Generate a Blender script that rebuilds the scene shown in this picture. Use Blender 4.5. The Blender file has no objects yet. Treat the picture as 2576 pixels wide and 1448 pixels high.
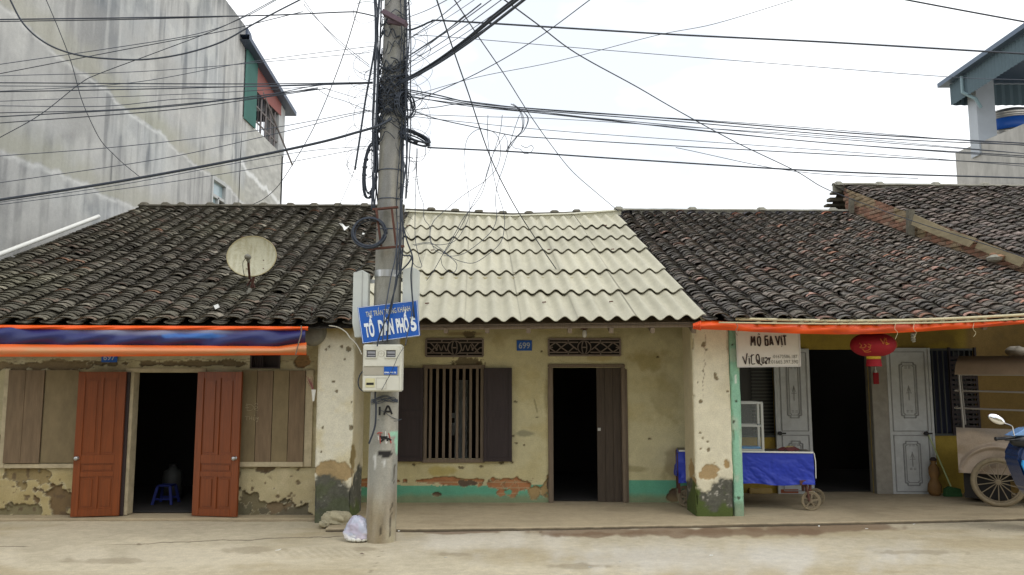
import bpy, bmesh, math, random
import numpy as np
from mathutils import Vector, Matrix
random.seed(7)
S = bpy.context.scene
COL = S.collection
# ---------------- camera ----------------
CAMZ = 1.73; F = 2000.0; CX = 1288.0; CY = 724.0; TH = math.radians(6.5)
cam = bpy.data.cameras.new("camera"); cam.lens = F/2576*36; cam.sensor_width = 36; cam.clip_end = 2000
cam_o = bpy.data.objects.new("camera", cam); COL.objects.link(cam_o)
cam_o.location = (0, 0, CAMZ); cam_o.rotation_euler = (math.pi/2+TH, 0, 0)
S.camera = cam_o
# ---------------- world and sun ----------------
SUN = Vector((0.42, -0.42, 0.80)).normalized()
w = bpy.data.worlds.new("World"); S.world = w; w.use_nodes = True
nt = w.node_tree; nt.nodes.clear(); N = nt.nodes.new; L = nt.links.new
sky = N('ShaderNodeTexSky'); sky.sky_type = 'NISHITA'; sky.sun_disc = False
sky.sun_elevation = math.asin(SUN.z); sky.sun_rotation = math.atan2(SUN.x, SUN.y); sky.air_density = 1.3; sky.dust_density = 3
bg1 = N('ShaderNodeBackground'); bg1.inputs[1].default_value = 0.11; L(sky.outputs[0], bg1.inputs[0])
bg2 = N('ShaderNodeBackground'); bg2.inputs[0].default_value = (0.97, 0.985, 1.0, 1); bg2.inputs[1].default_value = 1.18
tc = N('ShaderNodeTexCoord'); nz = N('ShaderNodeTexNoise'); nz.inputs['Scale'].default_value = 2.6; nz.inputs['Detail'].default_value = 5
mp = N('ShaderNodeMapping'); mp.inputs['Scale'].default_value = (1, 1, 2.4); mp.inputs['Location'].default_value = (0.1, 0.2, 0.1)
L(tc.outputs['Generated'], mp.inputs[0]); L(mp.outputs[0], nz.inputs['Vector'])
cr = N('ShaderNodeValToRGB'); cr.color_ramp.elements[0].position = 0.40; cr.color_ramp.elements[0].color = (.56, .56, .56, 1)
cr.color_ramp.elements[1].position = 0.56; cr.color_ramp.elements[1].color = (.97, .97, .97, 1)
L(nz.outputs[0], cr.inputs[0])
mx = N('ShaderNodeMixShader'); L(cr.outputs[0], mx.inputs[0]); L(bg1.outputs[0], mx.inputs[1]); L(bg2.outputs[0], mx.inputs[2])
wo = N('ShaderNodeOutputWorld'); L(mx.outputs[0], wo.inputs[0])
sl = bpy.data.lights.new("sun", 'SUN'); sl.energy = 0.6; sl.angle = math.radians(28); sl.color = (1, .96, .9)
so = bpy.data.objects.new("sun", sl); COL.objects.link(so); so.rotation_euler = SUN.to_track_quat('Z', 'Y').to_euler(); so.location = (3, -5, 12)
S.view_settings.view_transform = 'Standard'; S.view_settings.look = 'None'; S.view_settings.exposure = 0.4; S.view_settings.gamma = 1
# ---------------- helpers ----------------
def ray(px, py):
    a = (px-CX)/F; b = (CY-py)/F
    return Vector((a, math.cos(TH)-b*math.sin(TH), math.sin(TH)+b*math.cos(TH)))
def W(px, py, Y): d = ray(px, py); t = Y/d.y; return Vector((d.x*t, Y, CAMZ+d.z*t))
def G(px, py, Z): d = ray(px, py); t = (Z-CAMZ)/d.z; return Vector((d.x*t, d.y*t, Z))
def XP(px, py, X): d = ray(px, py); t = X/d.x; return Vector((X, d.y*t, CAMZ+d.z*t))
def proj(P):
    x = P[..., 0]; y = P[..., 1]; z = P[..., 2]-CAMZ
    zc = y*math.cos(TH)+z*math.sin(TH); yc = -y*math.sin(TH)+z*math.cos(TH)
    return CX+F*x/zc, CY-F*yc/zc
def lin(r, g, b, k=1.0):
    f = lambda v: ((v/255+.055)/1.055)**2.4 if v > 10 else v/255/12.92
    return np.array([f(r)*k, f(g)*k, f(b)*k])
def _h(i, j, s):
    n = (i.astype(np.int64)*374761393 + j.astype(np.int64)*668265263 + s*974634777) & 0x7fffffff
    n = ((n ^ (n >> 13))*1274126177) & 0x7fffffff
    return ((n ^ (n >> 16)) & 0xffff)/65535.0
def vn(x, y, s=0):
    x = np.asarray(x, float); y = np.asarray(y, float)
    i = np.floor(x); j = np.floor(y); fx = x-i; fy = y-j
    fx = fx*fx*(3-2*fx); fy = fy*fy*(3-2*fy); i = i.astype(int); j = j.astype(int)
    a = _h(i, j, s); b = _h(i+1, j, s); c = _h(i, j+1, s); d = _h(i+1, j+1, s)
    return (a*(1-fx)+b*fx)*(1-fy)+(c*(1-fx)+d*fx)*fy
def fbm(x, y, s=0, o=4):
    r = 0; a = .5; t = 0
    for k in range(o):
        r = r+a*vn(x*2**k, y*2**k, s+k*17); t += a; a *= .55
    return r/t
def ss(a, b, x): t = np.clip((x-a)/(b-a), 0, 1); return t*t*(3-2*t)
def blob(px, py, cx, cy, rx, ry, amp=.5, fr=.05, s=1):
    return 1-np.sqrt(((px-cx)/rx)**2+((py-cy)/ry)**2)+amp*(fbm(px*fr, py*fr, s, 4)-.5)*2
def mixc(c, col, m): return c*(1-m[..., None])+np.asarray(col)*m[..., None]

MATS = {}
def mat(name, rgb=(.5, .5, .5), rough=.7, metal=0, bump=0, bscale=40, var=0, vscale=6, vcol=False, stretch=None, coat=0, alpha=1, var2=None, trans=0):
    if name in MATS: return MATS[name]
    m = bpy.data.materials.new(name); m.use_nodes = True; n = m.node_tree; P = n.nodes['Principled BSDF']
    nn = n.nodes.new; l = n.links.new
    P.inputs['Roughness'].default_value = rough; P.inputs['Metallic'].default_value = metal
    P.inputs['Coat Weight'].default_value = coat; P.inputs['Alpha'].default_value = alpha; P.inputs['Transmission Weight'].default_value = trans
    tc = nn('ShaderNodeTexCoord'); src = tc.outputs['Object']
    if stretch:
        mp = nn('ShaderNodeMapping'); mp.inputs['Scale'].default_value = stretch; l(src, mp.inputs[0]); src = mp.outputs[0]
    base = None
    if vcol:
        a = nn('ShaderNodeAttribute'); a.attribute_name = 'Col'; base = a.outputs['Color']
    if var:
        t = nn('ShaderNodeTexNoise'); t.inputs['Scale'].default_value = vscale; t.inputs['Detail'].default_value = 6; t.inputs['Roughness'].default_value = .65
        l(src, t.inputs['Vector'])
        r = nn('ShaderNodeMapRange'); r.inputs[1].default_value = .25; r.inputs[2].default_value = .75
        r.inputs[3].default_value = 1-var; r.inputs[4].default_value = 1+var; l(t.outputs[0], r.inputs[0])
        mm = nn('ShaderNodeMix'); mm.data_type = 'RGBA'; mm.blend_type = 'MULTIPLY'; mm.inputs[0].default_value = 1
        if base: l(base, mm.inputs[6])
        else: mm.inputs[6].default_value = (*rgb, 1)
        l(r.outputs[0], mm.inputs[7]); base = mm.outputs[2]
        if vcol:
            t3 = nn('ShaderNodeTexNoise'); t3.inputs['Scale'].default_value = 75; t3.inputs['Detail'].default_value = 3; l(tc.outputs['Object'], t3.inputs['Vector'])
            r3 = nn('ShaderNodeMapRange'); r3.inputs[1].default_value = .3; r3.inputs[2].default_value = .7; r3.inputs[3].default_value = .9; r3.inputs[4].default_value = 1.08; l(t3.outputs[0], r3.inputs[0])
            m3 = nn('ShaderNodeMix'); m3.data_type = 'RGBA'; m3.blend_type = 'MULTIPLY'; m3.inputs[0].default_value = 1; l(base, m3.inputs[6]); l(r3.outputs[0], m3.inputs[7]); base = m3.outputs[2]
        if var2 is not None:
            t2 = nn('ShaderNodeTexNoise'); t2.inputs['Scale'].default_value = vscale*.6; t2.inputs['Detail'].default_value = 8; l(src, t2.inputs['Vector'])
            r2 = nn('ShaderNodeMapRange'); r2.inputs[1].default_value = .5; r2.inputs[2].default_value = .68; l(t2.outputs[0], r2.inputs[0])
            m2 = nn('ShaderNodeMix'); m2.data_type = 'RGBA'; l(r2.outputs[0], m2.inputs[0]); l(base, m2.inputs[6]); m2.inputs[7].default_value = (*var2, 1); base = m2.outputs[2]
    if base: l(base, P.inputs['Base Color'])
    else: P.inputs['Base Color'].default_value = (*rgb, 1)
    if bump:
        t = nn('ShaderNodeTexNoise'); t.inputs['Scale'].default_value = bscale; t.inputs['Detail'].default_value = 5; l(src, t.inputs['Vector'])
        b = nn('ShaderNodeBump'); b.inputs['Strength'].default_value = bump; b.inputs['Distance'].default_value = .01
        l(t.outputs[0], b.inputs['Height']); l(b.outputs[0], P.inputs['Normal'])
    MATS[name] = m; return m

def meta(o, label=None, cat=None, group=None, kind=None):
    if label: o['label'] = label
    if cat: o['category'] = cat
    if group: o['group'] = group
    if kind: o['kind'] = kind
    return o
def attach(o, parent):
    if parent is not None:
        o.parent = parent
        par = parent; M = Matrix.Identity(4)
        chain = []
        while par: chain.append(par); par = par.parent
        for p in reversed(chain): M = M @ p.matrix_parent_inverse @ p.matrix_basis
        o.matrix_parent_inverse = M.inverted()
def thing(name, label, cat, loc, group=None):
    o = bpy.data.objects.new(name, None); COL.objects.link(o); o.location = loc; o.empty_display_size = .1
    return meta(o, label, cat, group)
def link_mesh(name, me, m, parent=None, smooth=False):
    o = bpy.data.objects.new(name, me); COL.objects.link(o)
    if m is not None: me.materials.append(m)
    if smooth: me.shade_smooth()
    attach(o, parent); return o
class MB:
    def __init__(s): s.v = []; s.f = []; s.c = []; s.cur = None
    def add(s, vs, fs):
        b = len(s.v); s.v += [tuple(p) for p in vs]; s.f += [tuple(b+i for i in f) for f in fs]
        if s.cur is not None: s.c += [tuple(s.cur)+(1,)]*len(vs)
        return s
    def box(s, a, b):
        x0, y0, z0 = a; x1, y1, z1 = b
        if x0 > x1: x0, x1 = x1, x0
        if y0 > y1: y0, y1 = y1, y0
        if z0 > z1: z0, z1 = z1, z0
        return s.add([(x0, y0, z0), (x1, y0, z0), (x1, y1, z0), (x0, y1, z0), (x0, y0, z1), (x1, y0, z1), (x1, y1, z1), (x0, y1, z1)],
              [(0, 3, 2, 1), (4, 5, 6, 7), (0, 1, 5, 4), (1, 2, 6, 5), (2, 3, 7, 6), (3, 0, 4, 7)])
    def bar(s, p, q, w, h=None, up=(0, 0, 1)):
        h = h or w; p = Vector(p); q = Vector(q); d = (q-p).normalized(); u = Vector(up)
        if abs(d.dot(u)) > .95: u = Vector((0, 1, 0))
        r = d.cross(u).normalized(); u = r.cross(d).normalized(); vs = []
        for e in (p, q):
            for a, b in ((-1, -1), (1, -1), (1, 1), (-1, 1)): vs.append(e+r*a*w/2+u*b*h/2)
        return s.add(vs, [(0, 1, 2, 3), (7, 6, 5, 4), (0, 4, 5, 1), (1, 5, 6, 2), (2, 6, 7, 3), (3, 7, 4, 0)])
    def tube(s, pts, r, n=6, cap=True, rr=None):
        pts = [Vector(p) for p in pts]; rings = []
        pu = None
        for i, p in enumerate(pts):
            d = (pts[min(i+1, len(pts)-1)]-pts[max(i-1, 0)])
            if d.length < 1e-9: d = Vector((0, 0, 1))
            d.normalize()
            if pu is None: pu = Vector((0, 0, 1)) if abs(d.z) < .9 else Vector((1, 0, 0))
            a = d.cross(pu)
            if a.length < 1e-6: a = d.cross(Vector((0, 1, 0)))
            a.normalize(); b = a.cross(d).normalized(); pu = b
            rad = rr[i] if rr else r
            rings.append([p+a*rad*math.cos(2*math.pi*k/n)+b*rad*math.sin(2*math.pi*k/n) for k in range(n)])
        vs = [v for g in rings for v in g]; fs = []
        for i in range(len(pts)-1):
            for k in range(n):
                k2 = (k+1) % n; fs.append((i*n+k, i*n+k2, (i+1)*n+k2, (i+1)*n+k))
        if cap: fs.append(tuple(reversed(range(n)))); fs.append(tuple((len(pts)-1)*n+k for k in range(n)))
        return s.add(vs, fs)
    def prism(s, poly, off):
        off = Vector(off); n = len(poly); vs = [Vector(p) for p in poly]; vs += [p+off for p in vs]
        return s.add(vs, [tuple(range(n)), tuple(reversed(range(n, 2*n)))]+[(i, i+n, (i+1) % n+n, (i+1) % n) for i in range(n)])
    def lathe(s, c, prof, n=24, ax='Z', sy=1.0):
        vs = []; c = Vector(c)
        for r, h in prof:
            for k in range(n):
                a = 2*math.pi*k/n; x, y = r*math.cos(a), r*math.sin(a)*sy
                vs.append(c+(Vector((x, y, h)) if ax == 'Z' else Vector((x, h, y)) if ax == 'Y' else Vector((h, x, y))))
        fs = []
        for i in range(len(prof)-1):
            for k in range(n):
                k2 = (k+1) % n; fs.append((i*n+k, i*n+k2, (i+1)*n+k2, (i+1)*n+k))
        fs.append(tuple(reversed(range(n)))); fs.append(tuple((len(prof)-1)*n+k for k in range(n)))
        return s.add(vs, fs)
    def build(s, name, m, parent=None, smooth=False, bevel=0, seg=2):
        me = bpy.data.meshes.new(name); me.from_pydata(s.v, [], s.f)
        if s.c:
            at = me.color_attributes.new('Col', 'FLOAT_COLOR', 'POINT'); at.data.foreach_set('color', np.array(s.c, dtype=np.float32).ravel())
        bm = bmesh.new(); bm.from_mesh(me); bmesh.ops.recalc_face_normals(bm, faces=bm.faces)
        if bevel: bmesh.ops.bevel(bm, geom=list(bm.edges), offset=bevel, segments=seg, affect='EDGES', clamp_overlap=True)
        bm.to_mesh(me); bm.free()
        return link_mesh(name, me, m, parent, smooth)
def fastmesh(name, V, Fq, C=None):
    me = bpy.data.meshes.new(name); V = np.asarray(V, np.float32).reshape(-1, 3); Fq = np.asarray(Fq, np.int32).reshape(-1, 4)
    me.vertices.add(len(V)); me.vertices.foreach_set('co', V.ravel())
    me.loops.add(Fq.size); me.loops.foreach_set('vertex_index', Fq.ravel())
    me.polygons.add(len(Fq)); me.polygons.foreach_set('loop_start', np.arange(0, Fq.size, 4, dtype=np.int32))
    me.update(calc_edges=True)
    if C is not None:
        C = np.concatenate([np.clip(C, 0, 1).reshape(-1, 3), np.ones((len(V), 1))], 1).astype(np.float32)
        at = me.color_attributes.new('Col', 'FLOAT_COLOR', 'POINT'); at.data.foreach_set('color', C.ravel())
    return me
def grid(name, P, C, m, parent=None, keep=None, smooth=True):
    ny, nx = P.shape[:2]; idx = np.arange(nx*ny).reshape(ny, nx)
    q = np.stack([idx[:-1, :-1], idx[:-1, 1:], idx[1:, 1:], idx[1:, :-1]], -1)
    q = q[keep] if keep is not None else q.reshape(-1, 4)
    return link_mesh(name, fastmesh(name, P, q, C), m, parent, smooth)
def wallgrid(x0, x1, z0, z1, Y, st=.0125):
    X, Z = np.meshgrid(np.arange(x0, x1+st*.5, st), np.arange(z0, z1+st*.5, st))
    return np.stack([X, np.full_like(X, Y), Z], -1)
def holes(P, rects):
    cx = (P[:-1, :-1, 0]+P[1:, 1:, 0])/2; cz = (P[:-1, :-1, 2]+P[1:, 1:, 2])/2
    k = np.ones(cx.shape, bool)
    for a, b, c, d in rects: k &= ~((cx > a) & (cx < b) & (cz > c) & (cz < d))
    return k
def rectpx(x0, x1, y0, y1, Y):
    a = W(x0, y1, Y); b = W(x1, y0, Y); xm = (W(x0, y0, Y).x+a.x)/2; xM = (W(x1, y1, Y).x+b.x)/2
    return (xm, xM, a.z, b.z)
def smooth_path(pts, n=8):
    pts = [Vector(p) for p in pts]
    if len(pts) < 3: return [pts[0].lerp(pts[-1], i/n) for i in range(n+1)]
    P = [pts[0]*2-pts[1]]+pts+[pts[-1]*2-pts[-2]]; out = []
    for i in range(1, len(P)-2):
        for k in range(n):
            t = k/n; a, b, c, d = P[i-1:i+3]
            out.append(.5*((2*b)+(c-a)*t+(2*a-5*b+4*c-d)*t*t+(3*b-a-3*c+d)*t**3))
    out.append(pts[-1]); return out
def text(s, O, U, V, w, h, m, parent, name='lettering', thick=.0, ext=.0015, italic=0):
    cu = bpy.data.curves.new('t', 'FONT'); cu.body = s; cu.size = 1; cu.offset = thick; cu.shear = italic; cu.resolution_u = 4
    o = bpy.data.objects.new('t', cu); COL.objects.link(o); bpy.context.view_layer.update()
    me = bpy.data.meshes.new_from_object(o.evaluated_get(bpy.context.evaluated_depsgraph_get()))
    bpy.data.objects.remove(o)
    co = np.zeros(len(me.vertices)*3); me.vertices.foreach_get('co', co); co = co.reshape(-1, 3)
    mn = co.min(0); mxx = co.max(0); s0 = (co[:, 0]-mn[0])/(mxx[0]-mn[0])*w; s1 = (co[:, 1]-mn[1])/(mxx[1]-mn[1])*h
    O = Vector(O); U = Vector(U).normalized(); V = Vector(V).normalized(); Nn = U.cross(V)
    p = np.array(O)[None]+s0[:, None]*np.array(U)+s1[:, None]*np.array(V)+np.array(Nn)*ext
    me.vertices.foreach_set('co', p.ravel()); me.name = name; me.materials.clear()
    return link_mesh(name, me, m, parent)
# ---------------- shared materials ----------------
PL = mat('plaster', vcol=True, rough=.92, bump=.35, bscale=55, var=.1, vscale=9)
CONC = mat('concrete', vcol=True, rough=.9, bump=.3, bscale=40, var=.08, vscale=14)
GRD = mat('ground_dirt', vcol=True, rough=.93, bump=.5, bscale=60, var=.1, vscale=11)
TILE = mat('clay_tile', vcol=True, rough=.85, bump=.4, bscale=90, var=.4, vscale=24, var2=tuple(lin(104, 102, 90)))
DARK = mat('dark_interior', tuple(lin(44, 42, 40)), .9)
WOODD = mat('dark_wood', tuple(lin(48, 37, 38)), .6, var=.3, vscale=5, stretch=(8, 8, .6), bump=.2)
WOODG = mat('grey_wood', tuple(lin(120, 106, 90)), .8, var=.3, vscale=6, stretch=(10, 10, .7), bump=.3)
RED = mat('red_wood', tuple(lin(118, 58, 22)), .36, var=.28, vscale=5, stretch=(9, 9, .5), bump=.1)
BRD = mat('brown_board', tuple(lin(116, 98, 76)), .85, var=.3, vscale=4, stretch=(6, 6, .8), bump=.2, bscale=20)
BRD2 = mat('olive_board', tuple(lin(122, 108, 80)), .85, var=.22, vscale=4, stretch=(2, 2, 1), bump=.15, bscale=20)
WHITE = mat('white_paint', tuple(lin(225, 226, 220)), .5, var=.06, vscale=8)
BLUEP = mat('blue_enamel', tuple(lin(22, 88, 178)), .35, var=.1, vscale=7)
BLACK = mat('black_rubber', tuple(lin(34, 34, 36)), .55)
CABLE = mat('cable_black_hazed', tuple(lin(46, 54, 66)), .6)  # black cable with bluish haze put into its colour
CABLE2 = mat('cable_grey', tuple(lin(66, 74, 88)), .6)
STEEL = mat('steel', tuple(lin(180, 182, 182)), .35, .9)
RUST = mat('rusty_steel', tuple(lin(92, 60, 50)), .85, var=.4, vscale=18, bump=.3)
GREY = mat('grey_paint', tuple(lin(168, 170, 168)), .5, var=.12, vscale=9, stretch=(3, 3, .7))
ORG = mat('orange_tarp', tuple(lin(228, 70, 14)), .45, var=.12, vscale=5, bump=.3, bscale=9)
PAINTB = mat('black_marking', tuple(lin(30, 30, 30)), .8)
YL = 10.2; YM = 11.2; YR = 12.1; EY = 9.5; RY = 14.8; FZ = .03
# ---------------- ground ----------------
X, Yg = np.meshgrid(np.arange(-14, 16, .03), np.arange(6.2, 12.6, .02))
P = np.stack([X, Yg, 0*X], -1)
P[..., 2] = .012*(fbm(X*1.2, Yg*1.2, 3)-.5)-.008+.004*(fbm(X*9, Yg*9, 5)-.5)
px, py = proj(P)
c = np.ones(P.shape)*lin(184, 174, 149)
n1 = fbm(X*.8, Yg*1.6, 11, 5); n2 = fbm(X*5, Yg*8, 12, 5); n3 = fbm(X*20, Yg*22, 14, 3)
c = c*(0.74+.38*n1+.2*n2)[..., None]
c *= (.86+.28*n3)[..., None]
c = mixc(c, lin(164, 148, 112), .55*ss(.46, .7, fbm(X*.6, Yg*1.5, 21)))
c = mixc(c, lin(212, 206, 192), .6*ss(-.3, 1, blob(px, py, 1230, 1358, 260, 40, .9, .02, 4)))
c = mixc(c, lin(208, 206, 200), .5*ss(-.3, 1, blob(px, py, 1800, 1405, 450, 44, 1.0, .015, 6)))
c = mixc(c, lin(206, 196, 172), .5*ss(0, .5, blob(px, py, 500, 1400, 500, 35, .8, .01, 16)))
for (a, b, r1, r2, s_) in ((1640, 1338, 290, 13, 7), (1130, 1338, 130, 6, 8), (1500, 1346, 120, 9, 9), (2080, 1328, 220, 13, 10), (1850, 1340, 260, 13, 33)):
    c = mixc(c, lin(120, 96, 72), .75*ss(-.1, .35, blob(px, py, a, b, r1, r2, .8, .02, s_)))
for (a, b, r1, r2) in ((1130, 1395, 60, 6), (640, 1385, 90, 10), (300, 1412, 160, 8), (1460, 1425, 120, 8), (2300, 1390, 140, 8), (930, 1382, 40, 6)):
    c = mixc(c, lin(136, 124, 100), .5*ss(0, .5, blob(px, py, a, b, r1, r2, .9, .03, int(a))))
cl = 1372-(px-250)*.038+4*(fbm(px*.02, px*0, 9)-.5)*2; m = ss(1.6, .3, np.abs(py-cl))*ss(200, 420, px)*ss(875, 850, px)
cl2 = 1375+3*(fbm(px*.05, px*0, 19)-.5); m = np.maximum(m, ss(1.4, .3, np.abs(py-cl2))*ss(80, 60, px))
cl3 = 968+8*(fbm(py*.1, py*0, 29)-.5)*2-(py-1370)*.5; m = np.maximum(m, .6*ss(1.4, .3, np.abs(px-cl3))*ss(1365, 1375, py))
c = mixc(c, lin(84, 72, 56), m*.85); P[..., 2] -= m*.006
# tyre tread prints
tr = (np.sin(X*70+Yg*40) > .2)*ss(0, .4, blob(px, py, 800, 1392, 150, 16, .6, .02, 5)); c = mixc(c, lin(150, 138, 112), .35*tr)
road = grid('road', P, c, GRD); meta(road, kind='structure')
me = MB().add([(-60, -30, -.03), (60, -30, -.03), (60, 60, -.03), (-60, 60, -.03)], [(0, 1, 2, 3)])
g = me.build('ground', mat('far_dirt', tuple(lin(182, 172, 148)), .95, var=.15, vscale=1.5)); meta(g, kind='structure')
# porch slab with broken lip
def slab(name, x0, x1, yf, yb, z, seed, colr):
    X, T = np.meshgrid(np.arange(x0, x1, .02), np.linspace(0, 1, 190))
    yfr = yf(X)+.05*(fbm(X*1.3, 0*X, seed)-.5)+.012*(fbm(X*12, 0*X, seed+1)-.5)
    # first rows go down the lip
    k = ss(0, .02, T)
    Y = yfr+(yb-yfr)*np.clip((T-.02)/.98, 0, 1)+(-.012)*(1-k)
    Z = (z-.035)+(.035)*k+.007*(fbm(X*2, Y*2, seed+3)-.5)*k+.003*(fbm(X*14, Y*14, seed+2)-.5)*k
    Z = np.where(T == 0, -.04, Z)
    P = np.stack([X, Y, Z], -1); px, py = proj(P)
    c = np.ones(P.shape)*colr*(.8+.3*fbm(X*1.3, Y*2.5, seed+5, 5)+.14*fbm(X*9, Y*12, seed+6))[..., None]
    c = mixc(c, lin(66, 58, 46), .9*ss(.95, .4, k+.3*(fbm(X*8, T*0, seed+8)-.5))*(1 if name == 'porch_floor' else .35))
    c = mixc(c, lin(124, 110, 84), .3*ss(.5, .8, fbm(X*2.2, Y*4, seed+12)))
    o = grid(name, P, c, GRD); meta(o, kind='structure')
yf = lambda x: 9.42+.035*np.maximum(x, 0)*0+.0*x
slab('porch_floor', -2.12, 11, lambda x: 9.37+.08*np.maximum(x, -1)+.003*x*x, 16, FZ, 40, lin(172, 158, 130))
slab('stoop', -9.5, -2.1, lambda x: 9.98+0*x, 15, FZ-.005, 60, lin(166, 152, 124))

# ---------------- tile roofs ----------------
def tile_roof(name, ridge, eave, nc, exposure, palette, parent, seed=1, crest=.052, messy=1.0, skip=None):
    rnd = random.Random(seed); V = []; Fq = []; C = []; nseg = 6
    L0 = (Vector(ridge(.5))-Vector(eave(.5))).length; nj = int(L0/exposure)
    def S_(u, t):
        p = Vector(eave(u)).lerp(Vector(ridge(u)), t)
        s = .035*(float(fbm(np.array(u*6.), np.array(t*4.), seed, 3))-.5)*messy-.05*math.sin(math.pi*t)
        return p, s
    sag = {}
    for typ in ('pan', 'cover'):
        for k in range(nc+(1 if typ == 'pan' else 0)):
            uc = (k+.5)/nc if typ == 'cover' else k/nc
            t = -.004+rnd.uniform(-.006, .006); j = 0
            while t < .992:
                u0 = min(max(uc, 0), 1); p, s = S_(u0, max(t, 0)); e = .5/nc
                a = Vector(eave(min(u0+e, 1))).lerp(Vector(ridge(min(u0+e, 1))), t)-Vector(eave(max(u0-e, 0))).lerp(Vector(ridge(max(u0-e, 0))), t)
                wd = a.length/(min(u0+e, 1)-max(u0-e, 0))/nc; a.normalize()
                up = (Vector(ridge(u0))-Vector(eave(u0))).normalized(); n = a.cross(up).normalized(); up = n.cross(a).normalized()
                p = Vector(eave(u0)).lerp(Vector(ridge(u0)), t)
                base = p+n*s+a*rnd.uniform(-.012, .012)*messy
                ex = exposure*rnd.choice((.55, .8, .9, 1, 1.05, 1.1, 1.35))*(1 if rnd.random() > .04*messy else 2.2)
                ln = exposure*2.6; rot = rnd.uniform(-.09, .09)*messy
                col = palette(rnd, u0, t)
                if typ == 'cover':
                    w2 = wd*.375*rnd.uniform(.92, 1.06); h = crest*rnd.uniform(.85, 1.15); lift = .03+rnd.uniform(0, .014)*messy; th = .013; sgn = 1; z0 = .012
                else:
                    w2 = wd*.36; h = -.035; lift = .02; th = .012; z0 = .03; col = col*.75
                if skip and skip(u0, t, rnd): t += ex/L0; continue
                b = len(V); a2 = a*math.cos(rot)+up*math.sin(rot); up2 = up*math.cos(rot)-a*math.sin(rot)
                for row in range(4):
                    # 0 lip bottom, 1 lip top, 2 chip, 3 upper end
                    d = (.022, 0, ex*1.05, ln)[row]
                    for q in range(nseg+1):
                        f = q/nseg*2-1; x = math.sin(f*1.35)/math.sin(1.35)*w2*(1 if row < 2 else .97); z = h*math.cos(f*1.35)
                        lf = lift*(1-d/ln)
                        zz = z0+z+lf-(th if row == 0 else 0)
                        wob = (.006*math.sin(q*2.3+seed+j) if row < 2 else 0)*messy
                        V.append(base+a2*x+up2*(d+wob)+n*zz); C.append(col*(.55 if row == 0 else 1))  # lip bottom row coloured darker to paint the shaded gap under each tile
                for row in range(3):
                    for q in range(nseg):
                        i = b+row*(nseg+1)+q; Fq.append((i, i+1, i+nseg+2, i+nseg+1))
                t += ex/L0; j += 1
    # under-sheet and back slope
    for side in (0, 1):
        b = len(V); m_ = 12
        for i in range(m_+1):
            u = i/m_; e = Vector(eave(u)); r = Vector(ridge(u))
            if side == 1: e = Vector((r.x, 2*r.y-e.y, e.z))
            V.append(e+Vector((0, .03 if side == 0 else 0, -.05))); V.append(r+Vector((0, 0, -.05))); C += [lin(60, 54, 48)]*2
        for i in range(m_): Fq.append((b+2*i, b+2*i+2, b+2*i+3, b+2*i+1))
    o = link_mesh(name, fastmesh(name, np.array([tuple(v) for v in V]), Fq, np.array(C)), TILE, parent)
    return o
def lerpf(A, B, curve=0.0): A = Vector(A); B = Vector(B); return lambda u: A.lerp(B, u)+Vector((0, 0, curve*math.sin(math.pi*u)))
def ridge_cap(name, pts, r, m, parent, knobs=()):
    b = MB(); pts = [Vector(p) for p in pts]
    for i in range(len(pts)-1): b.prism([pts[i]+Vector((0, -.02, -.16)), pts[i+1]+Vector((0, -.02, -.16)), pts[i+1]+Vector((0, -.02, 0)), pts[i]+Vector((0, -.02, 0))], (0, .05, 0))
    for i in range(len(pts)-1):
        A, B = pts[i], pts[i+1]; n = max(2, int((B-A).length/.12)); prev = None; vs = []; fs = []
        for k in range(n+1):
            p = A.lerp(B, k/n); j = .006*(random.random()-.5)
            for q in range(6):
                an = math.pi*q/5; vs.append(p+Vector((0, -math.cos(an)*r*1.3, math.sin(an)*r*.8+j-.02)))
        for k in range(n):
            for q in range(5): fs.append((k*6+q, k*6+q+1, k*6+q+7, k*6+q+6))
        fs += [(0, 1, 2, 3, 4, 5), tuple(n*6+q for q in range(6))]
        b.add(vs, fs)
    for p in knobs:
        p = Vector(p); vs = []
        for x in (-.075, -.045, .045, .075):
            for q in range(6):
                an = math.pi*q/5; rr = r*(1.05 if abs(x) > .05 else 1.5); vs.append(p+Vector((x+random.uniform(-.01, .01), -math.cos(an)*rr*1.25, math.sin(an)*rr*1.1-.02)))
        b.add(vs, [(k*6+q, k*6+q+1, k*6+q+7, k*6+q+6) for k in range(3) for q in range(5)]+[(0, 1, 2, 3, 4, 5), (18, 19, 20, 21, 22, 23)])
    return b.build(name, m, parent)
CEM = mat('grey_cement', tuple(lin(140, 138, 126)), .9, var=.25, vscale=12, bump=.3)
CEMD = mat('mossy_cement', tuple(lin(98, 94, 82)), .95, var=.35, vscale=14, bump=.4)

# ===== house 697 (left) =====
H1 = thing('row_house', 'low plastered house on the left with mossy dark clay tile roof and red doors', 'house', (-5, YL, 0))
RLp = W(350, 517, RY); RRp = W(1018, 520, RY)
def eaveL(u):
    k = (1-u)*20; pxv = 884-52*k-.48*k*k-1.9*max(0, k-14)**2
    return W(pxv, 816, EY)
def ridgeL(u): return RLp.lerp(RRp, u)-Vector((0, 0, .1))
def palL(rnd, u, t):
    v = rnd.choice((.8, 1, 1, 1.2, 1.5)); b = rnd.random()
    c = lin(84, 79, 70) if b < .8 else lin(112, 106, 94) if b < .93 else lin(94, 80, 70)
    if rnd.random() < .006: c = lin(130, 98, 78)
    g = float(fbm(np.array(u*5.), np.array(t*4.), 31, 3)); return (c*(.88+.58*g)+lin(70, 76, 50)*max(0, g-.5)*1.2)*v
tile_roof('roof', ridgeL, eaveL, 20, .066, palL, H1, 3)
ridge_cap('ridge_cap', [RLp, RRp+Vector((0, 0, .02))], .05, CEMD, H1, [RLp.lerp(RRp, f) for f in (.02, .1, .16, .27, .37, .47, .57, .66, .75, .85, .95)])
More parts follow.
